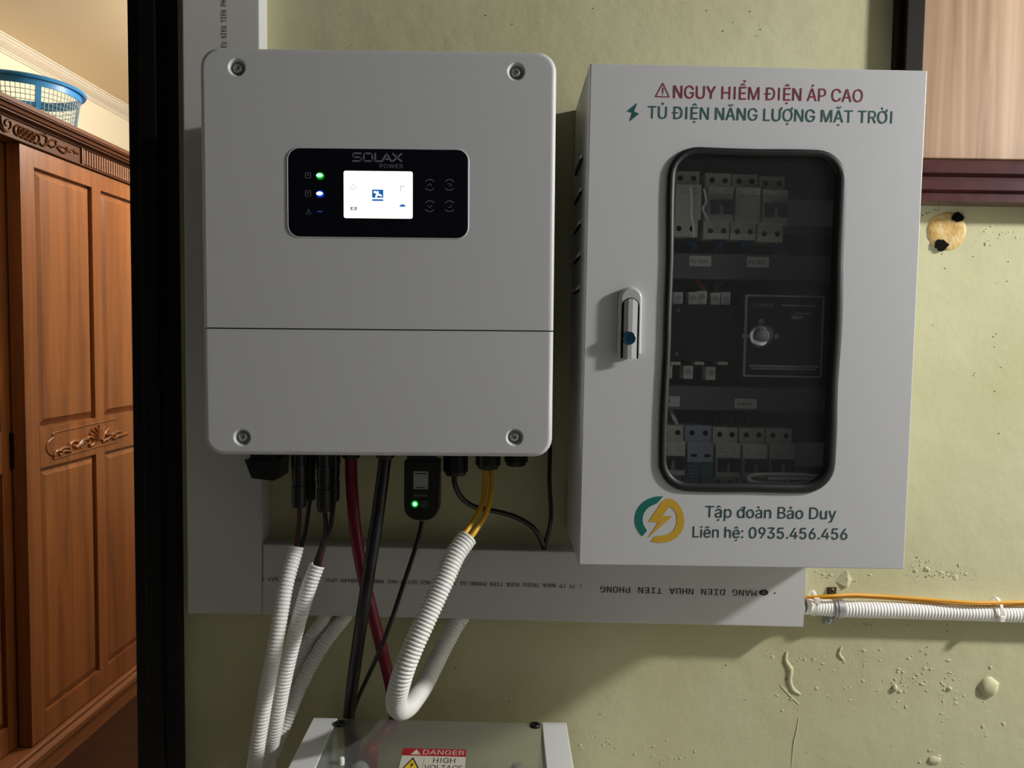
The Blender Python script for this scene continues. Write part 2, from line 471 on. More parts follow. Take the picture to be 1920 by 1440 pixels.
X['stick'] = mat('sticker_paper', (206, 202, 186), .55)
X['warn'] = mat('warning_yellow', (228, 196, 40), .5)
X['qr'] = mat('grey_sticker_paper', (150, 150, 152), .6)

# ------------------------------------------------------------------ frames
WALL = Frame((0, 0, 1.5), (1, 0, 0), (0, 0, 1))
def rolled(c, a): return Frame(c, (math.cos(a), 0, math.sin(a)), (-math.sin(a), 0, math.cos(a)))
INV = rolled((-.1485, -.20, 1.5975), .0046)
CAB = rolled((.2961, -.1851, 1.5276), -.0045)
IW, IH = .4103/2 + .0013, .4693/2 + .0014
CW, CH = .2, .3

# ------------------------------------------------------------------ setting
xl = at(330, 700, 0).x
m = MB(); m.box(WALL, xl, 2.8, -1.5, 1.5, -.14, 0)
m.box(WALL, -3.2, xl, .80, 1.5, -.14, 0); m.box(WALL, -3.2, -1.78, -1.5, .80, -.14, 0)
wall = m.build('wall_back', X['wall'], loc=(0, 0, 0), smooth=0); wall['kind'] = 'structure'
def uvw(px, py): return WALL.uv(px, py)

# door casing: architrave round the opening, dark wood
xa = at(246, 700, -.02).x; xb = at(329, 700, -.02).x
m = MB()
m.box(WALL, xa, xb, -1.5, .74, -.16, .02, .004)
m.box(WALL, xa+.018, xb-.02, -1.5, .74, .02, .026, .003)
dc = m.build('trim_1', X['doorframe'], smooth=30); dc['kind'] = 'structure'
m = MB(); m.box(WALL, -1.8, xb, .74, .80, -.16, .02, .004); m.box(WALL, -1.86, -1.78, -1.5, .80, -.16, .02, .004)
dc2 = m.build('trim_2', X['doorframe'], smooth=30); dc2['kind'] = 'structure'

# other room, turned a little against this wall
A2 = math.atan2(57, 1442)
base = atz(245, 1304, 0.0)
WF = Frame(base, (math.sin(A2), math.cos(A2), 0), (0, 0, 1))       # wardrobe front plane; n faces the room
m = MB(); m.add([(-3.6, -2.6, 0), (2.9, -2.6, 0), (2.9, 6, 0), (-3.6, 6, 0), (-3.6, -2.6, -.05), (2.9, -2.6, -.05), (2.9, 6, -.05), (-3.6, 6, -.05)],
                [(0,1,2,3), (7,6,5,4), (0,4,5,1), (1,5,6,2), (2,6,7,3), (3,7,4,0)])
t_ = MB()
for i in range(10):
    for j in range(5): t_.box(Frame((-3.2+i*.6, -2.6+j*.5, 0), (1, 0, 0), (0, 1, 0)), .002, .598, .002, .498, .0005, .004, .001)
FLT = t_
fl = m.build('floor', X['floor'], loc=(0, 0, 0), smooth=0); fl['kind'] = 'structure'; o = FLT.build('floor_tiling', X['tile'], fl, smooth=30); o['kind'] = 'stuff'
BACK = -.66
zc = WF.uv(244, 199, BACK+.085)[1]
m = MB(); m.box(WF, -3.0, 3.0, 0, zc+.1, BACK-.1, BACK)
wl = m.build('wall_left', X['cream'], loc=(-2.2, 2, 0), smooth=0); wl['kind'] = 'structure'
m = MB(); m.add([(-3.6, .14, zc), (1.2, .14, zc), (1.2, 6, zc), (-3.6, 6, zc), (-3.6, .14, zc+.08), (1.2, .14, zc+.08), (1.2, 6, zc+.08), (-3.6, 6, zc+.08)],
                [(3,2,1,0), (4,5,6,7), (0,1,5,4), (1,2,6,5), (2,3,7,6), (3,0,4,7)])
ce = m.build('ceiling', X['ceil'], loc=(0, 2, zc), smooth=0); ce['kind'] = 'structure'
m = MB(); m.box(WALL, -3.6, 1.2, -1.5, zc-1.5+.08, -5.6, -5.5)
wb = m.build('wall_far', X['cream'], loc=(-1, 5.5, 0), smooth=0); wb['kind'] = 'structure'
m = MB(); m.add([(1.1, .14, 0), (1.2, .14, 0), (1.2, 5.5, 0), (1.1, 5.5, 0), (1.1, .14, zc), (1.2, .14, zc), (1.2, 5.5, zc), (1.1, 5.5, zc)],
                [(3,2,1,0), (4,5,6,7), (0,1,5,4), (1,2,6,5), (2,3,7,6), (3,0,4,7)])
wr = m.build('wall_right', X['cream'], loc=(1.1, 3, 0), smooth=0); wr['kind'] = 'structure'
# crown moulding: stepped profile (out from wall, down from ceiling)
vb = WF.uv(243, 229, BACK)[1]; hgt = zc - vb
prof = [(0, 0), (.088, 0), (.088, -.10), (.074, -.12), (.074, -.24), (.066, -.27), (.060, -.42), (.048, -.58), (.032, -.70), (.020, -.74), (.020, -.84), (.012, -.86), (.012, -1.0), (0, -1.0)]
def extrude(mb, fr, prof, u0, u1):
    n = len(prof)
    vs = [fr.p(u, v, d) for u in (u0, u1) for d, v in prof]
    fs = [(j, (j+1) % n, n+(j+1) % n, n+j) for j in range(n)] + [tuple(range(n)), tuple(range(2*n-1, n-1, -1))]
    mb.add(vs, fs)
m = MB(); extrude(m, WF, [(BACK+d, zc+v*hgt) for d, v in prof], -2.6, 2.9)
t3 = m.build('trim_3', X['mould'], loc=(-2.1, 2, zc), smooth=20); t3['kind'] = 'structure'

# the near room behind the camera: plain walls and ceiling that bounce the lamp's light
for nm, bxs in (('wall_front', (-3.2, 2.9, -1.5, 1.5, 2.5, 2.6)), ('wall_side', (2.8, 2.9, -1.5, 1.5, 0, 2.5)), ('wall_end', (-3.3, -3.2, -1.5, 1.5, 0, 2.5))):
    m = MB(); m.box(WALL, *bxs); o = m.build(nm, X['palewall' if nm == 'wall_side' else 'nearwall'], smooth=0); o['kind'] = 'structure'
m = MB(); m.box(WALL, -3.2, 2.8, 1.5, 1.58, -.14, 2.6); o = m.build('ceiling', X['nearwall'], smooth=0); o['kind'] = 'structure'

# ------------------------------------------------------------------ wall relief (parts of the wall)
def blob(px, py, rx, rz, dep, name='plaster_blob', wob=.25, mt='plaster'):
    p = at(px, py, 0); k = 1.11/F
    m = MB(); m.ball((p.x, 0, p.z), rx*k, dep, rz*k, 14, 10, wob); return m.build(name, X[mt], wall, smooth=60)
blob(1853, 1288, 20, 19, .007); blob(1677, 1290, 6, 7, .004)
blob(1780, 1291, 5, 4, .003); blob(1752, 1425, 14, 9, .003)
def ridge(path, r, name='plaster_ridge'):
    pts = [at(x, y, 0) for x, y in path]; P = spline(pts, 6); n = len(P)
    m = MB(); m.tube(P, lambda i: r*(.35+.65*math.sin(math.pi*min(1, .08+i/n*.9)))*(1+.4*noise.noise(P[i]*260)), 8)
    for q in m.v: q.y *= .7
    return m.build(name, X['plaster'], wall, smooth=60)
ridge([(1475, 1222), (1473, 1238), (1482, 1256), (1480, 1274), (1486, 1292), (1500, 1302)], .0042)
ridge([(1578, 1212), (1573, 1226), (1582, 1238)], .003)
ridge([(1497, 1345), (1494, 1368), (1488, 1395), (1484, 1440)], .0013)
ridge([(1462, 1284), (1480, 1303), (1499, 1322)], .0013)
ridge([(1587, 1071), (1588, 1086), (1587, 1101)], .0035)
# loose flake of paint standing off the wall
m = MB(); fp = [(1566, 1090), (1587, 1101), (1588, 1072), (1600, 1086), (1576, 1076)]
q = [at(x, y, 0) for x, y in fp]
q[1].y = -.0035; q[2].y = -.002
m.add(q + [v_+Vector((0, .004, 0)) for v_ in q], [(0,1,2,4), (1,3,2), (5,6,7,9), (6,8,7), (0,1,6,5), (1,3,8,6), (3,2,7,8), (2,4,9,7), (4,0,5,9)])
m.build('paint_flake', X['plaster'], wall, smooth=0)
m = MB()
clus = [(1560, 1230, 90, 20), (1720, 1250, 60, 40), (1790, 1290, 30, 50), (1450, 1300, 40, 60), (1700, 1270, 40, 30), (1760, 1420, 40, 20), (1730, 1065, 30, 20), (1780, 1075, 60, 12), (1680, 1300, 30, 30), (1130, 1390, 50, 30), (1250, 1410, 60, 25), (1860, 440, 50, 25), (1560, 1085, 50, 12), (1820, 1330, 60, 60), (1620, 1260, 120, 60)]
for i in range(380):
    cx, cy, sx, sy = clus[i % len(clus)]
    px = random.gauss(cx, sx*.55); py = random.gauss(cy, sy*.55)
    if py > 1475: continue
    p = at(px, py, 0); r = random.choice((.0006, .0009, .0012, .0018))*random.uniform(.7, 1.2)
    m.ball((p.x, 0, p.z), r*random.uniform(.8, 2.2), r*.5, r*random.uniform(.7, 1.7), 7, 5, .6)
ps = m.build('plaster_speck', X['plaster'], wall, smooth=60); ps['kind'] = 'stuff'
m = MB()
for i in range(120):
    if i < 80:
        cx, cy, sx, sy = random.choice([(1720, 1070, 30, 22), (1775, 1078, 45, 8), (1640, 1172, 40, 4), (1775, 1172, 10, 14), (1770, 500, 30, 120), (1840, 600, 60, 200), (1735, 400, 30, 8), (1500, 1350, 40, 60)])
        px = random.gauss(cx, sx*.6); py = random.gauss(cy, sy*.6)
    else:
        px = random.uniform(500, 1900); py = random.choice((random.uniform(0, 90), random.uniform(1190, 1470)))
    p = WALL.uv(px, py); r = random.uniform(.0003, .0010); n = 7
    m.flat(WALL, [(p[0]+r*random.uniform(.6, 1.7)*math.cos(6.283*k/n), p[1]+r*random.uniform(.6, 1.6)*math.sin(6.283*k/n)) for k in range(n)], .0004)
ws = m.build('wall_speck', X['stain'], wall, smooth=0); ws['kind'] = 'stuff'
# round filled hole under the window sill
c = WALL.uv(1775, 433)
n = 34
rad = [(.0285*(1+.07*noise.noise(Vector((math.cos(6.283*k/n)*1.5, math.sin(6.283*k/n)*1.5, 3))))) for k in range(n)]
m = MB(); m.loops([[WALL.p(c[0]+rad[k]*s_*math.cos(6.283*k/n), c[1]+rad[k]*s_*.94*math.sin(6.283*k/n), d+(.0012*noise.noise(Vector((k, s_*9, 0))) if s_ < 1 else 0)) for k in range(n)] for s_, d in ((1.0, .0003), (.97, .0012), (.8, .0022), (.5, .003), (.2, .003))], True, True)
patch = m.build('filler_patch', X['foam'], wall, smooth=60)
for px, py, r in ((1793, 408, .007), (1763, 460, .0085)):
    h = WALL.uv(px, py); m = MB(); nn = 22
    m.prism(WALL, [(h[0]+r*(1+.55*noise.noise(Vector((k*.55, px*.37, 0))))*math.cos(6.283*k/nn), h[1]+r*(1+.5*noise.noise(Vector((px*.37, k*.55, 0))))*math.sin(6.283*k/nn)) for k in range(nn)], .001, .0042)
    m.build('drilled_hole', X['darkhole'], patch, smooth=0)

# ------------------------------------------------------------------ window hatch, upper right
win = empty('window_1', at(1800, 380, 0), '', ''); del win['label']; del win['category']; win['kind'] = 'structure'
a = WALL.uv(1715, 297, .008); b = WALL.uv(1716, 0, .008)
m = MB(); m.box(WALL, a[0], a[0]+.62, a[1], a[1]+.62, .001, .010, .002); m.build('shutter_panel', X['oak'], win)
f0 = WALL.uv(1684, 100, .02)[0]; f1 = WALL.uv(1709, 100, .02)[0]
sv = WALL.uv(1830, 302, .02)[1]
m = MB(); m.box(WALL, f0, f0+(f1-f0)*.5, sv, a[1]+.64, .001, .014, .002); m.box(WALL, f0+(f1-f0)*.5, a[0]-.0005, sv, a[1]+.64, .001, .022, .002)
m.build('frame_post', X['framedark'], win)
s0 = WALL.uv(1830, 300, .03)[1]; s1 = WALL.uv(1830, 380, .03)[1]; hh = s0-s1
prof = [(.001, s0), (.026, s0), (.028, s0-.004), (.028, s0-hh*.30), (.022, s0-hh*.38), (.022, s0-hh*.46), (.034, s0-hh*.50), (.036, s0-hh*.72), (.030, s0-hh*.76), (.033, s0-hh*.98), (.031, s1), (.001, s1)]
m = MB(); extrude(m, WALL, prof, f0, a[0]+.64); m.build('sill', X['maroon'], win, smooth=25)

# ------------------------------------------------------------------ cable trunking
k_ = .036
def trunk(name, fr, u0, u1, v0, v1, label, horiz):
    m = MB(); m.box(fr, u0, u1, v0, v1, -k_, -.0005 if False else 0, .0025)
    o = m.build(name, X['pvc'], smooth=40); tag(o, label, 'trunking'); return o
# vertical
pa = at(341, 0, -k_); pb = at(352, 1151, -k_); pc = at(487, 0, -k_)
ang = math.atan2(pb.x-pa.x, pa.z-pb.z)*.7
VT = rolled(((pa.x+pb.x)/2, -k_, 1.5), ang)
u1v = VT.uv(488, 600)[0]; u0v = VT.uv(347, 600)[0]; vbot = VT.uv(420, 1152)[1]
root = empty('vertical_trunking', VT.p((u0v+u1v)/2, vbot, -.02), 'tall white cable trunking running up the wall beside the dark door casing', 'trunking')
m = MB(); m.box(VT, u0v, u1v, vbot, .75, -k_, -.008, .001); m.build('channel', X['pvc'], root, smooth=40)
m = MB(); m.box(VT, u0v-.0008, u1v+.0008, vbot, .75, -.008, 0, .003); vl = m.build('cover', X['pvc'], root, smooth=40)
VTC = VT.ccw(); m = MB()
e = VTC.uv(425, 89.5, .0004); e2 = VTC.uv(425, 11.5, .0004); per = abs(e2[0]-e[0])/13.0
text(m, 'THIEU NIEN TIEN PHONG-SO 2', VTC, e[0]-per*3, e[0]+per*22.6, e[1], .0068, .0004, 'mono')
m.build('printed_lettering', X['ink'], vl, smooth=0)
# horizontal
ha = at(492, 1152, -k_); hb = at(1508, 1176, -k_)
HT = rolled(((ha.x+hb.x)/2, -k_, (ha.z+hb.z)/2), math.atan2(hb.z-ha.z, hb.x-ha.x))
hl, hr = HT.uv(491, 1100)[0], HT.uv(1512, 1100)[0]
htop = (HT.uv(500, 1021)[1]+HT.uv(1000, 1034)[1])/2
root = empty('horizontal_trunking', HT.p(0, 0, -.02), 'white cable trunking running across the wall below the inverter and electrical cabinet', 'trunking')
m = MB(); m.box(HT, hl, hr, 0, htop, -k_, -.008, .001); m.build('channel', X['pvc'], root, smooth=40)
m = MB(); m.box(HT, hl, hr, -.0008, htop+.0008, -.008, 0, .003); hc = m.build('cover', X['pvc'], root, smooth=40)
HF = HT.flip(); m = MB(); D_ = .0004
a = HF.uv(1419, 1107, D_); b = HF.uv(1126, 1099, D_)
text(m, 'MANG DIEN NHUA TIEN PHONG', HF, a[0], b[0], (a[1]+b[1])/2, .0085, D_, 'mono')
m.build('printed_lettering', X['ink'], hc, smooth=0); m = MB()
a = HF.uv(1091, 1095, D_); b = HF.uv(490, 1082, D_)
s1_ = 'C.TY CP NHUA THIEU NIEN TIEN PHONG-SO 2 AN DA-NGO QUYEN-HAI PHONG'
s1_ = s1_.ljust(67) + '100x40 uPVC'; s1_ = s1_.ljust(85) + '07'; s1_ = s1_.ljust(91) + '/NTP-T'
text(m, s1_, HF, a[0], b[0], (a[1]+b[1])/2, .0055, D_, 'mono')
m.build('printed_lettering', X['ink'], hc, smooth=0); m = MB()
c = HF.uv(1453, 1112, D_); m.disc(HF, c[0], c[1], [(.0012, D_)], 10)
m.build('printed_dot', X['ink'], hc, smooth=0); m = MB()
c = HF.uv(1432, 1111, D_)
def ell(c, rx, ry, n=20): return [(c[0]+rx*math.cos(6.283*k/n), c[1]+ry*math.sin(6.283*k/n)) for k in range(n)]
m.rring(HF, ell(c, .0068, .0042), ell(c, .0036, .0017), [(0, D_), (1, D_), (1, D_+.0001), (0, D_+.0001)])
m.box(HF, c[0]-.004, c[0]+.004, c[1]-.0006, c[1]+.0006, D_, D_+.0001)
m.build('printed_emblem', X['ink'], hc, smooth=0)

# ------------------------------------------------------------------ inverter
inv = empty('solar_inverter', INV.p(0, -IH, -.07), 'big white wall inverter with rounded corners, a navy display and four recessed screws', 'inverter')
m = MB(); m.rrect(INV, -IW+.014, IW-.014, -IH+.012, IH-.052, -.158, -.034, .02, 0, 6)
for k in range(15):                                  # cooling fins along the back of the body
    u = -IW+.03+k*(2*IW-.06)/14; m.box(INV, u-.0016, u+.0016, -IH+.02, IH-.03, -.1615, -.10)
m.build('body', X['invbody'], inv)
m = MB(); m.box(INV, -.03, .14, -.12, .14, -.1995, -.1617); m.build('wall_bracket', X['steel'], inv)
seam = INV.uv(700, 618)[1]
def cut(obj, cutters):
    """boolean dishes for the screws, applied"""
    mb = MB()
    for u, v, pr in cutters: mb.disc(INV, u, v, pr, 24, True, True)
    me = bpy.data.meshes.new('cutter'); me.from_pydata([tuple(q-OFF[obj.name]) for q in mb.v], [], mb.f)
    bm = bmesh.new(); bm.from_mesh(me); bmesh.ops.recalc_face_normals(bm, faces=bm.faces); bm.to_mesh(me); bm.free()
    co = bpy.data.objects.new('cutter', me); C.objects.link(co); co.location = inv.location
    md = obj.modifiers.new('cut', 'BOOLEAN'); md.operation = 'DIFFERENCE'; md.object = co; md.solver = 'EXACT'
    dg = bpy.context.evaluated_depsgraph_get(); dg.update()
    nm = bpy.data.meshes.new_from_object(obj.evaluated_get(dg)); obj.modifiers.clear(); wn = obj.modifiers.new('even_shading', 'WEIGHTED_NORMAL'); wn.keep_sharp = True; wn.weight = 100
    obj.data = nm; bpy.data.objects.remove(co)
    nm.polygons.foreach_set('use_smooth', [True]*len(nm.polygons)); nm.set_sharp_from_angle(angle=math.radians(30))
scr = [INV.uv(444, 126), INV.uv(968, 134), INV.uv(454, 820), INV.uv(965, 820)]
dish = [(.0070, -.006), (.0078, -.004), (.0088, -.0018), (.0104, -.0003), (.0112, .0006)]
def half(name, v0, v1, top):
    """cover half: rounded outer corners only at the free end"""
    r = .022; sg = 6; bev = .006
    def outline(i):
        a0, a1, b0, b1 = -IW+i, IW-i, v0+(0 if top else i), v1-(i if top else 0); q = max(r-i, .002); out = []
        cs = ((a1-q, b1-q, 0), (a0+q, b1-q, 90)) if top else ((a0+q, b0+q, 180), (a1-q, b0+q, 270))
        for cx, cy, s_ in cs:
            for k in range(sg+1):
                t = math.radians(s_+90*k/sg); out.append((cx+q*math.cos(t), cy+q*math.sin(t)))
        out += [(a0, b0), (a1, b0)] if top else [(a1, b1), (a0, b1)]
        return out
    ls = [[INV.p(u, v, -.034) for u, v in outline(0)]]
    for k in range(5):
        t = k/4*math.pi/2; ls.append([INV.p(u, v, -bev+bev*math.sin(t)) for u, v in outline(bev*(1-math.cos(t)))])
    m = MB(); m.loops(ls); return m.build(name, X['inv'], inv, smooth=30)
upc = half('upper_cover', seam+.0008, IH+.0012, True); loc_ = half('lower_cover', -IH, seam-.0008, False)
cut(upc, [(u, v, dish) for u, v in scr[:2]]); cut(loc_, [(u, v, dish) for u, v in scr[2:]])
m = MB(); m.box(INV, -IW+.004, IW-.004, seam-.004, seam+.004, -.034, -.004); m.build('seam_strip', X['invbody'], inv, smooth=0)
for u, v in scr:
    m = MB(); m.disc(INV, u, v, [(.0056, -.007), (.0056, -.0036), (.0046, -.0022), (.0026, -.0016), (.0024, -.0034), (.0004, -.0034)], 18)
    m.build('screw', X['steel'], inv, smooth=40)
# display
c0 = INV.uv(541, 446); c1 = INV.uv(877, 279)
c0 = (INV.uv(541, 362)[0], INV.uv(709, 445)[1]); c1 = (INV.uv(877, 362)[0], INV.uv(709, 280)[1])
m = MB(); m.rring(INV, rr(c0[0]-.0016, c1[0]+.0016, c0[1]-.0016, c1[1]+.0016, .0145), rr(c0[0], c1[0], c0[1], c1[1], .013), [(0, -.001), (0, .0003), (.5, .0009), (1, .0003), (1, -.001)])
disp = MB(); disp.rrect(INV, c0[0], c1[0], c0[1], c1[1], -.001, .0008, .013, .0003, 8)
dp = disp.build('display_panel', X['navy'], inv)
m.build('panel_rim', X['inv'], dp)
a = INV.uv(645, 409); b = INV.uv(774, 322)
m = MB(); m.rrect(INV, a[0], b[0], a[1], b[1], .0006, .0012, .0022, 0, 4); m.build('screen', X['screen'], dp, smooth=30)
def ibox(mb, x0, y0, x1, y1, d0, d1):
    a = INV.uv(x0, y1); b = INV.uv(x1, y0); mb.box(INV, a[0], b[0], a[1], b[1], d0, d1)
m = MB(); D_ = .00125
ibox(m, 698, 356, 719, 371, D_, D_+.0001); ibox(m, 698, 374, 719, 377, D_, D_+.0001)
m.build('screen_icon', X['scrblue'], dp, smooth=0); m = MB()
h = INV.uv(755, 388); m.flat(INV, [(h[0]+.0036*math.cos(t), h[1]+.0028*math.sin(t)) for t in [math.pi*k/12 for k in range(13)]], D_)
m.build('screen_icon', X['scrblue'], dp, smooth=0)
m = MB()
for pts in ([(703, 360), (708, 364), (709, 359)], [(708, 364), (716, 368)], [(709, 363), (705, 370)], [(701, 360), (706, 361)]):
    m.stroke(INV, [INV.uv(*p) for p in pts], .0021, D_+.00015)
m.build('screen_icon_glyph', X['screen'], dp, smooth=0)
m = MB()
for x, y in ((661, 347), (664, 347), (659, 351), (664, 351), (669, 351), (658, 355), (662, 355), (666, 355)): ibox(m, x-1.1, y-.6, x+1.1, y+.6, D_, D_+.0001)
m.build('screen_mark', X['scrgrey'], dp, smooth=0); m = MB()
for x0, x1 in ((658, 661), (666, 669)): ibox(m, x0, 388, x1, 394, D_, D_+.0001)
ibox(m, 657, 389, 670, 390.2, D_, D_+.0001); ibox(m, 657, 393, 670, 394.2, D_, D_+.0001); m.build('screen_mark', X['scrgrey'], dp, smooth=0); m = MB()
ibox(m, 751, 349, 752, 360, D_, D_+.0001); ibox(m, 751, 349, 760, 350, D_, D_+.0001)
m.build('screen_mark', X['scrgrey'], dp, smooth=0)
m = MB(); D_ = .0009
LET = [[[(1, 1), (.12, 1), (0, .9), (0, .6), (.12, .5), (.88, .5), (1, .4), (1, .1), (.88, 0), (0, 0)]],
       [[(.15, 0), (.85, 0), (1, .15), (1, .85), (.85, 1), (.15, 1), (0, .85), (0, .15), (.15, 0)]],
       [[(0, 1), (0, 0), (.95, 0)]], [[(0, 0), (.5, 1), (1, 0)], [(.42, .28), (.72, .28)]], [[(0, 1), (1, 0)], [(0, 0), (1, 1)]]]
q0 = INV.uv(662, 303.5); q1 = INV.uv(753, 304.5); tw = (q1[0]-q0[0]); chh = .0088
for k, (x0, x1) in enumerate(((0, .165), (.225, .40), (.46, .59), (.60, .79), (.82, 1.0))):
    for st_ in LET[k]: m.stroke(INV, [(q0[0]+tw*(x0+(x1-x0)*a), q0[1]+.0009+chh*b) for a, b in st_], .0019, D_, .0006)
textpx(m, 'POWER', INV, 712, 756, 315, 7.5, D_)
m.build('panel_lettering', X['panelink'], dp, smooth=0)
for x, y in ((578, 329), (578, 363), (579, 397)):
    c = INV.uv(x, y); m = MB()
    if y < 390:
        m.rring(INV, rr(c[0]-.0034, c[0]+.0034, c[1]-.0034, c[1]+.0034, .001, 2), rr(c[0]-.0028, c[0]+.0028, c[1]-.0028, c[1]+.0028, .0006, 2), [(0, D_), (1, D_), (1, D_+.0001), (0, D_+.0001)])
        m.box(INV, c[0]-.0014, c[0]+.0014, c[1]-.0003, c[1]+.0003, D_, D_+.0001); m.box(INV, c[0]-.0014, c[0]+.0014, c[1]+.001, c[1]+.0014, D_, D_+.0001)
    else: m.stroke(INV, [(c[0]-.003, c[1]-.0028), (c[0]+.003, c[1]-.0028), (c[0], c[1]+.0032), (c[0]-.003, c[1]-.0028)], .0005, D_); m.box(INV, c[0]-.0002, c[0]+.0002, c[1]-.0012, c[1]+.0012, D_, D_+.0001)
    m.build('panel_icon', X['panelink'], dp, smooth=0)
def button(px, py, kind):
    c = INV.uv(px, py); m = MB(); R = .0066; D_ = .0009
    m.disc(INV, c[0], c[1], [(R*.98, .0007), (R*.98, .00085)], 24); bt = m.build('button', X['navy'], dp, smooth=0)
    m = MB()
    if kind in 'ud':
        m.ringflat(INV, c[0], c[1], R, R*.88, D_, 35, 145); m.ringflat(INV, c[0], c[1], R, R*.88, D_, 215, 325)
        s_ = 1 if kind == 'u' else -1
        m.stroke(INV, [(c[0]-.0026, c[1]-.0012*s_), (c[0], c[1]+.0016*s_), (c[0]+.0026, c[1]-.0012*s_)], .0007, D_)
    else:
        m.ringflat(INV, c[0], c[1], R, R*.88, D_, 35, 145); m.ringflat(INV, c[0], c[1], R, R*.88, D_, 215, 325)
        if kind == 'b': m.stroke(INV, [(c[0]-.0026, c[1]+.0012), (c[0]+.0016, c[1]+.0012), (c[0]+.0024, c[1]), (c[0]+.0016, c[1]-.0014), (c[0]-.0004, c[1]-.0014)], .0006, D_)
        else: m.stroke(INV, [(c[0]+.0018, c[1]+.002), (c[0]+.0018, c[1]-.0012), (c[0]-.0018, c[1]-.0012)], .0006, D_)
    m.build('button_symbol', X['panelink'], dp, smooth=0)
button(806, 347, 'u'); button(806, 387, 'd'); button(843, 347, 'b'); button(843, 387, 'e')
for y, hm, cm in ((329, 'ledgh', 'ledg'), (363, 'ledbh', 'ledb')):
    c = INV.uv(600, y); m = MB(); m.flat(INV, [(c[0]+.0054*math.cos(t)*(1 if math.cos(t) > 0 else .75), c[1]-.0007+.0043*math.sin(t)) for t in [6.283*k/20 for k in range(20)]], .0009); m.build('indicator_lens', X[hm], dp, smooth=0)
    m = MB(); m.ball(INV.p(c[0]-.0004, c[1], .0009), .0038, .0006, .0022, 14, 8); m.build('indicator_light', X[cm], dp)
c = INV.uv(600, 397); m = MB(); m.box(INV, c[0]-.0028, c[0]+.0028, c[1]-.0007, c[1]+.0007, .0008, .0011); m.build('indicator_light', X['ledoff'], dp)

# underside fittings of the inverter
BT = INV.p(0, -IH+.012, 0).z                       # z of the underside of the body
def P_(px, py, d): return at(px, py, -d)
m = MB()                                            # isolator switch knob
kn = [P_(465, 897-38, .09), P_(533, 857, .09), P_(530, 893, .09), P_(519, 898, .09), P_(478, 893, .09)]
m.loops([[q + Vector((0, .026, 0)) for q in kn], [q + Vector((0, -.014, 0)) for q in kn], [(q*.93+sum(kn, Vector())/5*.07) + Vector((0, -.018, 0)) for q in kn]])
m.box(WALL, P_(475, 850, .09).x, P_(522, 850, .09).x, P_(0, 862, .09).z-1.5, BT-1.5+.004, .075, .105, .002)
m.build('isolator_switch', X['black'], inv, smooth=30)
ZF = lambda c: Frame(c, (1, 0, 0), (0, 1, 0))       # horizontal frame, normal up
def gland(px, py0, py1, r, d):
    c = P_(px, py1, d); top = BT + .004; L = top - c.z
    m = MB(); f_ = ZF(c)
    m.disc(f_, 0, 0, [(r*.55, 0), (r*.82, .0012), (r*.9, .006), (r*.94, .008), (r*.94, L*.55), (r*1.0, L*.56), (r*1.0, L)], 10, True, True)
    for k in range(10):
        t = 6.283*k/10; q = f_.p(r*.93*math.cos(t), r*.93*math.sin(t), .006)
        m.box(Frame(q, (-math.sin(t), math.cos(t), 0), (0, 0, 1)), -.0012, .0012, 0, L*.4, -.001, .0012)
    return m.build('cable_gland', X['black'], inv, smooth=30)
gland(854, 857, 892, .0165, .085); gland(915, 857, 880, .0165, .10); gland(967.5, 857, 874, .0155, .085)
m = MB(); q = P_(791, 866, .095); m.box(WALL, P_(765, 866, .095).x, P_(818, 866, .095).x, q.z-1.5, BT-1.5+.004, .078, .108, .002); m.build('dongle_port', X['black'], inv)
for px, d in ((658, .075), (722, .10)):
    q = P_(px, 858, d); m = MB(); m.disc(ZF(q), 0, 0, [(.0115, 0), (.0125, .002), (.0125, BT+.004-q.z)], 16, True, True); m.build('cable_port', X['black'], inv)

# monitoring dongle
dg_ = empty('monitoring_dongle', P_(790, 978, .092), 'slim black stick with a lit green light and grey sticker plugged under the inverter', 'dongle')
xL, xR = P_(757, 900, .11).x, P_(824, 900, .11).x; zT, zB = P_(790, 864, .11).z-1.5, P_(790, 977, .11).z-1.5
rB = .019; out = []
for cx, cy, a0, r in ((xR-.003, zT-.003, 0, .003), (xL+.003, zT-.003, 90, .003), (xL+rB, zB+rB, 180, rB), (xR-rB, zB+rB, 270, rB)):
    for k in range(7):
        t = math.radians(a0+15*k); out.append((cx+r*math.cos(t), cy+r*math.sin(t)))
cen = ((xL+xR)/2, (zT+zB)/2)
def shr(f): return [(cen[0]+(u-cen[0])*(1-f*1.2), cen[1]+(v-cen[1])*(1-f)) for u, v in out]
m = MB(); m.loops([[WALL.p(u, v, d) for u, v in shr(f)] for f, d in ((.06, .078), (0, .082), (0, .106), (.02, .109), (.05, .110))]); m.build('case', X['black'], dg_, smooth=30)
DF = Frame((0, -.110, 1.5), (1, 0, 0), (0, 0, 1))
a = DF.uv(775, 917); b = DF.uv(803, 884); m = MB(); m.box(DF, a[0], b[0], a[1], b[1], 0, .0004); st = m.build('sticker', X['qr'], dg_, smooth=0)
m = MB()
for y, x0, x1 in ((888, 778, 800), (914, 779, 797)):
    p = DF.uv(x0, y+.8); q = DF.uv(x1, y-.8); m.box(DF, p[0], q[0], p[1], q[1], .0004, .0005)
m.build('sticker_print', X['ink'], st, smooth=0)
m = MB(); textpx(m, 'SOLAX', DF, 777, 801, 931, 4.6, .0003, bold=.01)
p = DF.uv(796, 945.5); m.ringflat(DF, p[0], p[1], .0044, .0038, .0003, 20, 340); m.box(DF, p[0]-.0024, p[0]+.0024, p[1]-.0003, p[1]+.0003, .0002, .0004)
m.build('case_print', X['greyprint'], dg_, smooth=0)
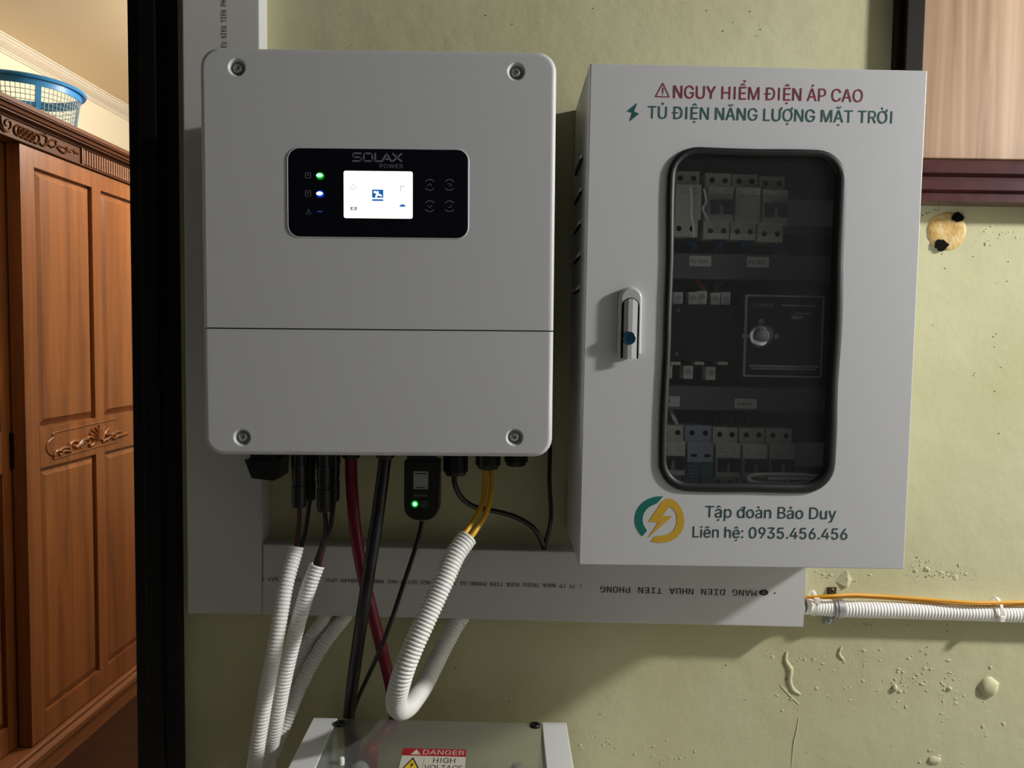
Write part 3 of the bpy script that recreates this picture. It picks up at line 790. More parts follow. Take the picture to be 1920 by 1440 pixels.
p = DF.uv(778, 945); m = MB(); m.disc(DF, p[0], p[1], [(.0048, .0001), (.0048, .0003)], 16); m.build('indicator_lens', X['ledgh'], dg_, smooth=0)
m = MB(); m.ball(DF.p(p[0], p[1], .0005), .0027, .0007, .0027, 12, 8); m.build('indicator_light', X['ledg'], dg_)

# solar plug connectors with their leads
def mc(name, px0, px1, y1, d, lead, lm, label, lab_lead):
    x0, x1 = P_(px0, 900, d).x, P_(px1, 900, d).x; zb = P_(px0, y1, d).z-1.5; zt = BT-1.5; cx = (x0+x1)/2; r = (x1-x0)/2
    t = empty(name, (cx, -d, zb+1.5), label, 'connector', 'plug connectors under the inverter')
    m = MB(); H = zt-zb; f_ = ZF(Vector((cx, -d, zb+1.5)))
    m.disc(f_, 0, 0, [(r*.5, 0), (r*.86, .001), (r, .006), (r, H*.30), (r*.9, H*.31), (r*.9, H*.36), (r*.98, H*.37), (r*.98, H*.60)], 16, True, True)
    m.build('plug', X['black'], t, smooth=30)
    m = MB(); m.disc(f_, 0, 0, [(r*.82, H*.60), (r*.82, H*.72), (r*.92, H*.73), (r*.92, H+.004)], 16, True, True)
    for s_ in (-1, 1): m.box(Frame(f_.p(s_*r*.86, 0, H*.56), (0, 1, 0), (0, 0, 1)), -.002, .002, 0, H*.22, -.0018, .0018, .0004)
    m.build('socket', X['black'], t, smooth=30)
    pts = pxpath(lead); pts[0] = Vector((cx, -d, zb+1.503))
    m = MB(); m.tube(spline(pts, 8), .0031, 8); o = m.build(lab_lead[0], X[lm], loc=pts[0]); tag(o, lab_lead[1], 'wire', 'solar leads into the white hoses')
mc('plug_connector', 570, 592, 938, .078, [(580, 938, .078), (574, 985, .095), (567, 1018, .106), (562, 1040, .113)], 'cableblack', 'black solar plug, rear one of the left pair', ('solar_lead', 'thin black lead entering the leftmost white hose'))
mc('plug_connector', 547, 575, 952, .098, [(561, 952, .098), (561, 975, .103), (556, 1018, .112), (551, 1040, .115)], 'wirered', 'black solar plug, front one of the left pair', ('solar_lead', 'thin dark red lead entering the leftmost white hose'))
mc('plug_connector', 615, 637, 940, .078, [(626, 940, .078), (620, 985, .095), (611, 1010, .102), (600, 1052, .112), (595, 1075, .113)], 'wirered', 'black solar plug, rear one of the right pair', ('solar_lead', 'thin dark red lead entering the second white hose from left'))
mc('plug_connector', 594, 622, 960, .098, [(609, 960, .098), (611, 985, .105), (606, 1015, .112), (593, 1052, .120), (588, 1075, .12)], 'cableblack', 'black solar plug, front one of the right pair', ('solar_lead', 'thin black lead entering the second white hose from left'))

# ------------------------------------------------------------------ corrugated hoses
def corrug(path, r, pitch, name, label, group, mt='hose', deep=.865):
    P = resample(spline(path, 14), pitch/4); n = len(P)
    pf = [r*deep, r*.98, r, r*.98]
    m = MB(); m.tube(P, lambda i: pf[i % 4], 18, cap=False)
    ends = [P[0], P[-1]]
    for e, t in ((0, 1), (-1, -2)):                 # short inner wall so the open end shows thickness
        d = (P[t]-P[e]).normalized()
        m.tube([P[e], P[e]+d*.004, P[e]+d*.02], lambda i: (r*.865, r*.78, r*.78)[i], 18, cap=False)
    o = m.build(name, X[mt], loc=P[0], smooth=60); tag(o, label, 'hose', group); return o
G = 'corrugated hoses below the inverter'
h1 = [(556, 1024, .112), (552, 1040, .115), (537, 1093, .130), (527, 1146, .140), (515, 1217, .149), (501, 1288, .153), (489, 1359, .152), (479, 1422, .146), (468, 1490, .125), (468, 1540, .10), (486, 1545, .07), (500, 1480, .050), (507, 1405, .040), (522, 1352, .034), (543, 1305, .029), (557, 1252, .024), (578, 1203, .019), (604, 1165, .018), (614, 1146.5, .017)]
corrug(pxpath(h1), .0100, .0047, 'corrugated_hose', 'leftmost white corrugated hose below the inverter, running out of view at the bottom', G)
h2 = [(595, 1059, .118), (582, 1093, .122), (567, 1139, .123), (555, 1182, .125), (541, 1238, .127), (530, 1288, .127), (520, 1341, .124), (512, 1380, .116), (508, 1404, .102), (512, 1410, .088), (522, 1385, .068), (536, 1352, .056), (557, 1302, .046), (582, 1249, .036), (613, 1199, .024), (641, 1164, .018), (653, 1147.5, .017)]
corrug(pxpath(h2), .0103, .0047, 'corrugated_hose', 'second white corrugated hose from left, its bottom loop beside the battery box', G)
h3 = [(877, 1007, .16), (854, 1040, .175), (833, 1086, .19), (815, 1125, .20), (794, 1171, .212), (776, 1210, .22), (759, 1252, .225), (748, 1288, .222), (743, 1316, .205), (750, 1330, .175), (764, 1326, .14), (778, 1310, .11), (795, 1285, .08), (813, 1250, .06), (832, 1212, .042), (852, 1175, .028), (859, 1165, .022), (868, 1150.5, .019)]
corrug(pxpath(h3), .0130, .0046, 'corrugated_hose', 'thick white corrugated hose with yellow cables in its upper end', G)

# ------------------------------------------------------------------ cables
def cable(path, r, mt, name, label, group=None, seg=12, world=None):
    P = spline(world if world else pxpath(path), 8)
    m = MB(); m.tube(P, r, seg); o = m.build(name, X[mt], loc=P[0]); tag(o, label, 'cable', group); return o
# battery box geometry is needed for where the cables end
ZB = 0.975
cable([(658, 859.5, .075), (659, 900, .076), (663, 960, .078), (670, 1020, .08), (681, 1080, .082), (697, 1145, .080), (714, 1210, .068), (731, 1280, .050), (738, 1325, .034), (738, 1358, .024), (722, 1388, .040), (700, 1408, .062)], .0083, 'cablered', 'battery_cable', 'thick red battery cable running down from under the inverter', 'battery cables')
cable([(722, 859.5, .10), (717, 900, .105), (709, 960, .112), (700, 1020, .118), (692, 1070, .12), (683, 1130, .117), (674, 1190, .106), (666, 1245, .09), (660, 1290, .070), (655, 1335, .040), (653, 1370, .030), (657, 1400, .045), (662, 1415, .075)], .0085, 'cableblack', 'battery_cable', 'thick black battery cable crossing over the red one', 'battery cables')
cable([(791, 977, .094), (787, 1000, .096), (775, 1040, .104), (755, 1100, .116), (735, 1160, .124), (712, 1220, .110), (690, 1268, .070), (675, 1300, .036), (666, 1322, .018), (660, 1345, .012), (657, 1372, .010)], .0031, 'cableblack', 'data_cable', 'thin black cable hanging from the dongle down behind the thick black cable', None, 10)
cable([(851, 890, .085), (854, 912, .082), (868, 936, .072), (893, 951, .062), (935, 960, .05), (968, 970, .042), (998, 988, .036), (1014, 1012, .03), (1020, 1028, .026), (1021, 1040, .022)], .0036, 'cableblack', 'signal_cable', 'thin black cable curving from an inverter gland to the trunking', None, 10)
cable([(1031, 790, .030), (1031, 850, .031), (1030, 900, .031), (1033, 960, .028), (1030, 990, .026), (1024, 1012, .024), (1020, 1030, .024), (1020, 1042, .024)], .0031, 'cableblack', 'signal_cable', 'thin black cable dropping straight behind the right edge of the inverter', None, 10)
cable([(920, 881.5, .100), (922, 905, .108), (917, 945, .125), (906, 973, .140), (891, 996, .154), (878, 1014, .163), (861, 1043, .175), (850, 1066, .183)], .0035, 'yellow', 'power_cable', 'yellow cable, right one of two entering the thick hose', 'yellow cables from the inverter gland', 12)
cable([(909.5, 881.5, .100), (909, 905, .105), (905, 940, .118), (894, 966, .133), (879, 990, .150), (866, 1008, .160), (846, 1039, .173), (835, 1064, .183)], .0035, 'yellow', 'power_cable', 'yellow cable, left one of two entering the thick hose', 'yellow cables from the inverter gland', 12)

# ------------------------------------------------------------------ conduit along the wall, right
R_ = .0128
pp = [(1506, 1135, .019), (1535, 1137, .0155), (1567, 1140, .0140), (1620, 1142, .0136), (1700, 1144, .0136), (1800, 1147, .0136), (1900, 1150, .0136), (2010, 1153, .0136)]
corrug(pxpath(pp), R_, .0046, 'wall_conduit', 'white corrugated conduit clamped along the wall right of the trunking', None, 'hosegrey', .925)
wc = [o for o in C.objects if o.name.startswith('wall_conduit')][0]; e_ = HT.p(hr+.0006, 0, 0).x; q = at(1520, 1135.5, -.018)
m = MB(); m.disc(Frame((e_, -.0185, q.z), (0, -1, 0), (0, 0, 1)), 0, 0, [(.0128, .0), (.0158, .0), (.0166, .003), (.0150, .008), (.0136, .013), (.0126, .013)], 24, False, False); m.build('end_bushing', X['hosegrey'], wc, smooth=50)
cable([(1508, 1120, .026), (1530, 1119, .030), (1560, 1117, .032), (1600, 1115, .026), (1660, 1118, .020), (1740, 1124, .022), (1810, 1129, .027), (1867, 1130, .026), (1930, 1129, .024), (2010, 1130, .024)], .0022, 'orangewire', 'thin_yellow_wire', 'thin yellow wire lying along the top of the wall conduit, in front', 'yellow wires on the conduit', 8)
cable([(1508, 1121, .020), (1530, 1121, .022), (1560, 1121, .0275), (1600, 1119, .022), (1660, 1122, .016), (1740, 1128, .017), (1810, 1132, .020), (1867, 1134, .018), (1930, 1133, .018), (2010, 1134, .018)], .0021, 'orangewire', 'thin_yellow_wire', 'thin yellow wire tucked behind the other one on the conduit', 'yellow wires on the conduit', 8)
# saddle clamp
q = at(1569, 1140, -.0140); cl = empty('pipe_clamp', at(1567, 1158, 0), 'zinc saddle clamp screwed over the white wall conduit', 'clamp')
PF = Frame((q.x, -.0140, q.z), (0, -1, 0), (0, 0, 1))
def arc(r, a0, a1, n=16): return [(r*math.cos(math.radians(a0+(a1-a0)*k/n)), r*math.sin(math.radians(a0+(a1-a0)*k/n))) for k in range(n+1)]
m = MB(); o_ = arc(R_+.0022, -100, 100); i_ = arc(R_+.0008, -100, 100)
for dd in (-.0058, .0012):
    pass
prof = o_ + i_[::-1]
m.prism(Frame((q.x, -.0140, q.z), (0, -1, 0), (0, 0, 1)), prof, -.0065, .0065); m.build('strap', X['steel'], cl, smooth=40)
m = MB(); o2 = arc(R_+.0032, -85, 85); m.prism(Frame((q.x, -.0140, q.z), (0, -1, 0), (0, 0, 1)), o2 + arc(R_+.0021, -85, 85)[::-1], -.0022, .0022); m.build('strap_rib', X['steel'], cl, smooth=40)
for px, py, mt in ((1558, 1107, 'rust'), (1552, 1163, 'steel')):
    h = WALL.uv(px, py); m = MB(); zz = q.z-1.5 + (R_ if py < 1140 else -R_)*.9
    m.box(WALL, h[0]-.006, h[0]+.0075, min(h[1]-.005, zz), max(h[1]+.005, zz), .0004, .0016, .0004)
    m.build('ear', X[mt], cl)
    m = MB(); m.disc(WALL, h[0], h[1], [(.0048, .0016), (.0046, .003), (.0034, .0042), (.0014, .0044), (.0012, .003), (.0003, .003)], 14); m.build('screw', X[mt], cl, smooth=40)
def tie(px, py, r, d, label, knob):
    q = at(px, py, -d); f_ = Frame((q.x, -d, q.z), (0, -1, 0), (0, 0, 1)); m = MB()
    ov = [(r*.84*math.cos(6.283*k/24), r*math.sin(6.283*k/24)) for k in range(24)]; iv = [(u*.91, v*.93) for u, v in ov]
    m.rring(f_, ov, iv, [(0, -.002), (0, .002), (1, .002), (1, -.002)])
    t = empty('cable_tie', q, label, 'cable tie', 'white ties round the conduit'); m.build('band', X['tie'], t, smooth=40)
    m = MB(); m.box(Frame((q.x, -d-r*.74, q.z+knob), (1, 0, 0), (0, 0, 1)), -.0035, .0035, -.004, .004, -.002, .0035, .0008); m.build('head', X['tie'], t); return t
tie(1867, 1142.5, .0182, .0150, 'white cable tie round conduit and yellow wire near the right edge', -.009)
tie(1524, 1130.5, .0185, .0200, 'white cable tie round the conduit where it leaves the trunking', .008)

# ------------------------------------------------------------------ electrical cabinet
cab = empty('electrical_cabinet', CAB.p(0, -CH, -.09), 'grey white metal electrical cabinet with printed door and dark window', 'cabinet')
T = .0015; BD = -.1845
m = MB()
m.box(CAB, -CW, -CW+T, -CH, CH, BD, -.0175); m.box(CAB, CW-T, CW, -CH, CH, BD, -.0175)
m.box(CAB, -CW, CW, CH-T, CH, BD, -.0175); m.box(CAB, -CW, CW, -CH, -CH+T, BD, -.0175); m.box(CAB, -CW, CW, -CH, CH, BD, BD+T)
body = m.build('body', X['cab'], cab, smooth=0)
m = MB(); m.box(CAB, -CW+.02, CW-.02, -CH+.02, CH-.02, BD+.012, BD+.014); m.build('mounting_plate', X['cabin'], cab, smooth=0)
SF = Frame(CAB.p(-CW, 0, 0), (0, -1, 0), (0, 0, 1))
for (xa_, ya_), (xb_, yb_) in (((1079.4, 324), (1090.7, 304)), ((1078.6, 380.5), (1089.3, 364.7)), ((1077.5, 437), (1087.5, 425)), ((1076.7, 492.7), (1086.5, 484.8)), ((1076, 551), (1085.5, 545))):
    a = SF.uv(xa_, ya_); b = SF.uv(xb_, yb_); v = (a[1]+b[1])/2; ua, ub = a[0]-.004, b[0]+.006
    m = MB(); m.box(SF, ua, ub, v-.0012, v+.0022, -.0004, .0006); lo = m.build('louvre', X['darkhole'], cab, smooth=0)
    m = MB(); m.prism(Frame(SF.p(ua, v, 0), SF.n, SF.v), [(0, .0022), (.0042, -.0002), (.0042, .0010), (.0006, .0075), (0, .0085)], 0, -(ub-ua)) if False else extrude(m, Frame(SF.o, SF.u, SF.v), [(0, v+.0022), (.0042, v-.0002), (.0042, v+.0010), (.0006, v+.0075), (0, v+.0085)], ua, ub)
    m.build('louvre_hood', X['cab'], lo, smooth=20)
# door with an opening
oL, oR = CAB.uv(1243, 600)[0], CAB.uv(1577, 600)[0]; oT, oB = CAB.uv(1415, 279)[1], CAB.uv(1405, 923)[1]
iL, iR = CAB.uv(1258, 600)[0], CAB.uv(1557, 600)[0]; iT, iB = CAB.uv(1415, 292)[1], CAB.uv(1405, 906)[1]
def wig(lst, amp):
    out = []
    for u, v in lst: out.append((u+amp*noise.noise(Vector((v*14, 1.5 if u > (oL+oR)/2 else 7.5, 0))), v+amp*.8*noise.noise(Vector((u*15, 3.3 if v > 0 else 9.1, 0)))))
    return out
def rrd(u0, u1, v0, v1, r, n=14):
    """rounded rectangle with points along the sides too"""
    base_ = rr(u0, u1, v0, v1, r, 8); out = []
    for a, b in zip(base_, base_[1:]+base_[:1]):
        L = math.hypot(b[0]-a[0], b[1]-a[1]); k = n if L > .05 else 1
        for j in range(k): out.append((a[0]+(b[0]-a[0])*j/k, a[1]+(b[1]-a[1])*j/k))
    return out
hole = rrd(oL+.005, oR-.005, oB+.005, oT-.005, .030)
def onto_edge(pts):
    out = []
    for u, v in pts:
        s_ = max(abs(u-(oL+oR)/2)/((oR-oL)/2), abs(v-(oT+oB)/2)/((oT-oB)/2))
        out.append((u, v))
    return out
# outer outline with the same number of points: project hole points to the door's edge
cu_, cv_ = (oL+oR)/2, (oT+oB)/2
def toedge(u, v, i=0):
    du, dv = u-cu_, v-cv_; ts = []
    if du > 1e-9: ts.append((CW-i-cu_)/du)
    if du < -1e-9: ts.append((-CW+i-cu_)/du)
    if dv > 1e-9: ts.append((CH-i-cv_)/dv)
    if dv < -1e-9: ts.append((-CH+i-cv_)/dv)
    t = min(ts); return (cu_+du*t, cv_+dv*t)
edge = [toedge(u, v) for u, v in hole]
for cx, cy in ((CW, CH), (-CW, CH), (-CW, -CH), (CW, -CH)):        # snap the nearest outline points to the true corners
    k = min(range(len(edge)), key=lambda j: (edge[j][0]-cx)**2+(edge[j][1]-cy)**2); edge[k] = (cx, cy)
def ins(p, i): return (max(-CW+i, min(CW-i, p[0])), max(-CH+i, min(CH-i, p[1])))
m = MB(); n = len(hole)
ls = [[CAB.p(u, v, -.0165) for u, v in hole], [CAB.p(u, v, -.0165) for u, v in edge], [CAB.p(u, v, -.0016) for u, v in edge],
      [CAB.p(*ins(q, .0005), -.0005) for q in edge], [CAB.p(*ins(q, .0016), 0) for q in edge], [CAB.p(u, v, 0) for u, v in hole], [CAB.p(u, v, -.0165) for u, v in hole]]
m.loops(ls, False, False); door = m.build('door', X['cab'], cab, smooth=25)
m = MB()
gO = wig(rrd(oL, oR, oB, oT, .036), .0022); gI = wig(rrd(iL, iR, iB, iT, .026), .0016)
m.rring(CAB, gO, gI, [(.22, -.0045), (.08, .0004), (0, .0005), (.03, .0018), (.2, .0030), (.5, .0034), (.8, .0026), (1, .0006), (1, -.0045)])
m.build('window_gasket', X['rubber'], door, smooth=50)
m = MB(); m.rrect(CAB, oL+.006, oR-.006, oB+.006, oT-.006, -.0042, -.0012, .030, .0, 8); m.build('window_pane', X['pane'], door, smooth=20)
HCB = Frame(CAB.o, CAB.u, CAB.v); HCB.n = HCB.n*.76          # the handle sits low on the door
# door furniture
hu0, hu1 = HCB.uv(1160, 600, .006)[0], HCB.uv(1203, 600, .006)[0]; hv1 = HCB.uv(1184, 538, .008)[1]; hv0 = HCB.uv(1178, 664, .008)[1]
r = (hu1-hu0)/2; hc = (hu0+hu1)/2
def arch(u0, u1, v0, v1, n=12):
    r = (u1-u0)/2; c = (u0+u1)/2
    return [(u0, v0), (u1, v0)] + [(c+r*math.cos(math.pi*k/n), v1-r+r*math.sin(math.pi*k/n)) for k in range(n+1)]
m = MB(); ls = []
for i, d in ((0, 0), (0, .0065), (.0008, .0085), (.0022, .0096), (.0036, .0098)):
    ls.append([HCB.p(u, v, d) for u, v in arch(hu0+i, hu1-i, hv0+i*.5, hv1-i)])
m.loops(ls); hd = m.build('handle', X['handle'], cab, smooth=40)
lu0, lu1 = HCB.uv(1167, 600, .012)[0], HCB.uv(1197.5, 600, .012)[0]; lv1 = HCB.uv(1184, 560, .012)[1]; lv0 = HCB.uv(1180, 672, .012)[1]
m = MB(); m.loops([[HCB.p(u, v, d) for u, v in arch(lu0-.0008, lu1+.0010, lv0, lv1+.0012)] for d in (.0096, .00995)]); m.build('handle_slot', X['darkhole'], hd, smooth=0)
uc0, uc1 = lu0+(lu1-lu0)*.36, lu0+(lu1-lu0)*.62
m = MB()
n = 12; cc = (lu0+lu1)/2; rl = (lu1-lu0)/2
rows = []
for k in range(n+1):
    t = math.pi*k/n; rows.append((cc+rl*math.cos(t), lv1-rl+rl*math.sin(t)))
outl = [(lu0, lv0), (lu1, lv0)] + rows
def hd_(u): 
    e = .0125
    return e if uc0 <= u <= uc1 else (e-.0035*(uc0-u)/(uc0-lu0) if u < uc0 else e-.0030*(u-uc1)/(lu1-uc1))
# faceted lever: left slope, flat ridge, right slope
def strip(ua, ub):
    P = []; K = 10
    for k in range(K+1):
        u = ua+(ub-ua)*k/K; top = lv1-rl+math.sqrt(max(0, rl*rl-(u-cc)**2)); P.append((u, top))
    m.loops([[HCB.p(u, lv0-.0006*(1 if d_ else 0), hd_(u) if d_ else .0094) for u, _ in P] + [HCB.p(u, t_, hd_(u) if d_ else .0094) for u, t_ in reversed(P)] for d_ in (0, 1)])
strip(lu0, uc0); strip(uc0, uc1); strip(uc1, lu1)
m.build('lever', X['handle'], hd, smooth=12)
c = HCB.uv(1180, 634, .014)
m = MB(); m.disc(HCB, c[0], c[1], [(.0078, .010), (.0078, .0138), (.0070, .0144), (.0064, .0140), (.0002, .0140)], 24); m.box(HCB, c[0]-.0005, c[0]+.0005, c[1]-.0036, c[1]+.0036, .0139, .0143); m.build('lock', X['lock'], hd, smooth=40)
# printing on the door
m = MB(); textpx(m, 'NGUY HIỂM ĐIỆN ÁP CAO', CAB, 1263, 1618, 184, 23.5)
tri = [CAB.uv(1229.5, 181), CAB.uv(1255, 182), CAB.uv(1243, 156)]
m.stroke(CAB, tri+tri[:1], .0011, .0003); a = CAB.uv(1243, 176.5); m.box(CAB, a[0]-.0005, a[0]+.0005, a[1]+.001, a[1]+.0075, .0002, .0003); m.box(CAB, a[0]-.0005, a[0]+.0005, a[1]-.0012, a[1]-.0001, .0002, .0003)
m.build('warning_lettering', X['red_ink'], door, smooth=0)
m = MB(); textpx(m, 'TỦ ĐIỆN NĂNG LƯỢNG MẶT TRỜI', CAB, 1215, 1673, 222, 22.8)
def zp(lst, ox, oy, k): return [CAB.uv(ox+x/k, oy+y/k) for x, y in lst]
m.flat(CAB, zp([(398, 283), (344, 325), (372, 333), (358, 378), (407, 338), (381, 327)], 1050, 90, 2.743), .0003)
m.build('cabinet_lettering', X['teal_ink'], door, smooth=0)
m = MB(); textpx(m, 'Tập đoàn Bảo Duy', CAB, 1322.5, 1568, 970, 21.8); textpx(m, 'Liên hệ: 0935.456.456', CAB, 1299, 1589, 1007.5, 21)
m.build('contact_lettering', X['dteal_ink'], door, smooth=0)
lc = (308, 296)
arco = [(lc[0]+187*math.cos(math.radians(t)), lc[1]-174*math.sin(math.radians(t))) for t in range(82, 229, 6)]
arci = [(lc[0]+128*math.cos(math.radians(t)), lc[1]-118*math.sin(math.radians(t))) for t in range(222, 104, -6)]
m = MB(); m.flat(CAB, zp(arco + [(212, 380)] + arci[1:] + [(290, 172)], 1160, 900, 4), .0003); m.build('logo_arc', X['logo_teal'], door, smooth=0)
m = MB(); m.flat(CAB, zp([(225, 312), (320, 168), (345, 148), (372, 138), (402, 143), (440, 170), (475, 225), (492, 290), (490, 340), (470, 392), (430, 435), (380, 462), (310, 472), (238, 460), (275, 420), (320, 418), (370, 408), (410, 380), (435, 330), (438, 290), (430, 250), (410, 218), (382, 198), (328, 268), (402, 272), (215, 438), (298, 316)], 1160, 900, 4), .0003)
m.build('logo_bolt', X['logo_gold'], door, smooth=0)

# ------------------------------------------------------------------ things inside the cabinet
DI = -.090
def Cw(px, py, d): return CAB.p(*CAB.uv(px, py, d), d)
def breaker(px0, px1, ytop, label, group, style='mcb', d=DI, tog=True, name='circuit_breaker', half_=1):
    a = CAB.uv(px0+.6, ytop, d); b = CAB.uv(px1-.6, ytop, d); u0, u1, vt = a[0], b[0], a[1]
    sh = {'mcb': 'mcb', 'spd': 'mcb_cool'}[style]
    t = empty(name, CAB.p((u0+u1)/2, vt-.085, d), label, 'breaker' if style == 'mcb' else 'surge arrester', group)
    m = MB(); m.box(CAB, u0, u1, vt-.085, vt, d-.045, d, .0012); m.build('shell', X[sh], t)
    uu = [u0+(u1-u0)*k for k in (.27, .77)]
    m = MB(); m.box(CAB, u0+.0006, u1-.0006, vt-.064, vt-.020, d-.002, d+.016, .0015); fc = m.build('face', X[sh], t)
    for u in uu:
        for v in (vt-.0095, vt-.0745):
            m = MB(); m.disc(CAB, u, v, [(.0036, d+.0002), (.0036, d+.0003)], 14); m.build('screw_hole', X['darkhole'], t, smooth=0)
    if style == 'mcb':
        m = MB()
        for u in uu:
            m.box(CAB, u-.0042, u-.0002, vt-.0266, vt-.0254, d+.0160, d+.0162); m.box(CAB, u-.0025, u+.0025, vt-.0315, vt-.0300, d+.0160, d+.0162)
        m.build('face_print', X['greyprint'], fc, smooth=0)
        if tog:
            m = MB(); m.box(CAB, u0+.003, u1-.003, vt-.0575, vt-.038, d+.0160, d+.0164); m.build('toggle_recess', X['mcb'], fc, smooth=0)
            m = MB(); m.box(CAB, u0+.003, u1-.003, vt-.044, vt-.0385, d+.015, d+.0225, .001)
            for u in uu: m.box(CAB, u-.0058, u+.0058, vt-.0560, vt-.040, d+.015, d+.0210, .0012)
            m.build('toggle', X['black'], t)
    else:
        for k, u in enumerate(((u0*.745+u1*.255), (u0*.245+u1*.755))):
            w_ = (u1-u0)*.235
            m = MB(); m.box(CAB, u-w_, u+w_, vt-.078, vt-.046, d+.012, d+.0178, .001); c_ = m.build('cartridge', X['mcb_teal'], t)
            m = MB(); m.box(CAB, u-.004, u+.004, vt-.0395, vt-.0355, d+.0160, d+.0163); m.build('status_window', X['darkhole'], t, smooth=0)
            m = MB()
            for q in range(4): m.box(CAB, u-w_*.8, u+w_*.7, vt-.0235-q*.0026, vt-.0230-q*.0026, d+.0160, d+.0162)
            for q in range(5): m.box(CAB, u-w_*.7, u+w_*.6, vt-.052-q*.0045, vt-.0514-q*.0045, d+.0178, d+.0180)
            m.build('face_print', X['greyprint'], c_, smooth=0)
    return t
GU, GL = 'breakers in the upper row', 'breakers in the lower row'
breaker(1262, 1313, 320, 'leftmost breaker of the upper row, partly hidden by the window edge', GU, tog=False)
breaker(1322, 1372, 324, 'off white breaker with dark toggles, second in the upper row', GU)
breaker(1372.5, 1422, 326, 'off white blank breaker without toggles in the middle of the upper row', GU, tog=False)
breaker(1423, 1473, 330, 'off white breaker with dark toggles at the right end of the upper row', GU)
breaker(1233, 1283, 797, 'off white breaker cut by the left window edge, lower row', GL)
breaker(1284, 1335, 798, 'bluish twin surge arrester with teal cartridges in the lower row', None, 'spd', name='surge_arrester')
breaker(1336.5, 1384.5, 801, 'off white breaker just right of the teal surge arrester', GL)
breaker(1386, 1435, 802, 'off white breaker second from the right end of the lower row', GL)
breaker(1435.5, 1486, 803, 'off white breaker at the right end of the lower row', GL)
# rails behind them
for nm, y, lb in (('mounting_rail', 385, 'metal rail carrying the upper row of breakers'), ('mounting_rail', 860, 'metal rail carrying the lower row of breakers')):
    v = CAB.uv(1400, y, DI)[1]; m = MB(); m.box(CAB, -CW+.035, CW-.035, v-.0175, v+.0175, -.146, -.1385, .001)
    for u in (-.13, .13): m.box(CAB, u-.008, u+.008, v-.012, v+.012, BD+.0148, -.145)
    o = m.build(nm, X['steel'], smooth=30); tag(o, lb, 'rail')
# wiring ducts with label tags
def duct(y0, y1, label, tags):
    v1 = CAB.uv(1400, y0, -.088)[1]; v0 = CAB.uv(1400, y1, -.088)[1]
    o = empty('wiring_duct', CAB.p(0, v0, -.12), label, 'duct')
    m = MB()
    m.box(CAB, -CW+.022, CW-.022, v0, v1, -.170, -.0925)
    for k in range(30):
        u = -CW+.026+k*.0119; m.box(CAB, u, u+.0075, v0-.0004, v1+.0004, -.165, -.094)
    m.build('trough', X['duct'], o, smooth=0)
    m = MB(); m.box(CAB, -CW+.0215, CW-.0215, v0-.001, v1+.001, -.0925, -.088, .001); cv = m.build('lid', X['duct'], o)
    for x0, yy0, x1, yy1, s_, tx0, tx1, tb, cp in tags:
        a = CAB.uv(x0, yy1, -.088); b = CAB.uv(x1, yy0, -.088); m = MB(); m.rrect(CAB, a[0], b[0], a[1], b[1], -.088, -.0876, .0015, 0, 3); m.build('label_tag', X['tagp'], cv, smooth=0)
        m = MB(); textpx(m, s_, CAB, tx0, tx1, tb, cp, -.0874, bold=.02); m.build('label_lettering', X['ink'], cv, smooth=0)
duct(478, 523, 'grey wiring duct between the upper breakers and the black switch', [(1292, 480, 1334, 499, 'PV OUT', 1295, 1327, 493, 6.2), (1400, 482, 1442, 501, 'PV OUT', 1404, 1436, 495, 6.2)])
duct(727, 769, 'grey wiring duct above the lower row of breakers', [(1377, 748, 1419, 766, 'output', 1382, 1411, 759.5, 6), (1233, 743, 1275, 762, 'IN', 1246, 1256, 754.5, 5)])
# changeover switch
sw = empty('changeover_switch', Cw(1400, 712, -.12), 'black changeover switch with tinned terminals and a framed control panel with a chrome knob', 'switch')
a = CAB.uv(1236, 676, -.085); b = CAB.uv(1390, 572, -.085)
m = MB(); m.box(CAB, a[0], b[0], a[1], b[1], -.168, -.085, .003); m.box(CAB, a[0], b[0]+.004, a[1]-.028, b[1]+.024, -.168, -.115, .002); m.build('body', X['black'], sw)
a = CAB.uv(1393, 706, -.062); b = CAB.uv(1546, 555, -.062)
m = MB(); m.box(CAB, a[0], b[0], a[1], b[1], -.166, -.063, .002); pnl = m.build('control_panel', X['black'], sw)
ob = [(a[0], a[1]), (b[0], a[1]), (b[0], b[1]), (a[0], b[1])]; ib = [(a[0]+.0022, a[1]+.0022), (b[0]-.0016, a[1]+.0022), (b[0]-.0016, b[1]-.0022), (a[0]+.0022, b[1]-.0022)]
m = MB(); m.rring(CAB, ob, ib, [(0, -.064), (0, -.0605), (1, -.0605), (1, -.064)]); m.build('panel_frame', X['greyprint'], pnl, smooth=0)
m = MB(); textpx(m, 'CGMIG', CAB, 1411, 1449, 575, 6.2, -.0626, bold=.01)
for x0, x1, y, h_ in ((1465, 1530, 573, 1.2), (1484, 1505, 595, 6), (1490, 1520, 588, 2), (1405, 1535, 687, 2.2), (1410, 1530, 692, 1)):
    p = CAB.uv(x0, y+h_/2, -.063); q = CAB.uv(x1, y-h_/2, -.063); m.box(CAB, p[0], q[0], p[1], q[1], -.063, -.0626)
m.build('panel_print', X['greyprint'], pnl, smooth=0)
c = CAB.uv(1429, 630, -.055)
m = MB(); m.disc(CAB, c[0], c[1], [(.0165, -.0640), (.0165, -.058), (.0150, -.054), (.0110, -.0505), (.006, -.049), (.001, -.0487)], 28)
m.build('chrome_knob', X['chrome'], sw, smooth=60)
m = MB()
for du, dv in ((-.0195, 0), (.0195, 0), (0, .0185)): m.disc(CAB, c[0]+du, c[1]+dv, [(.0036, -.064), (.0036, -.0595), (.003, -.059)], 12)
m.build('knob_stop', X['greyprint'], sw, smooth=30)
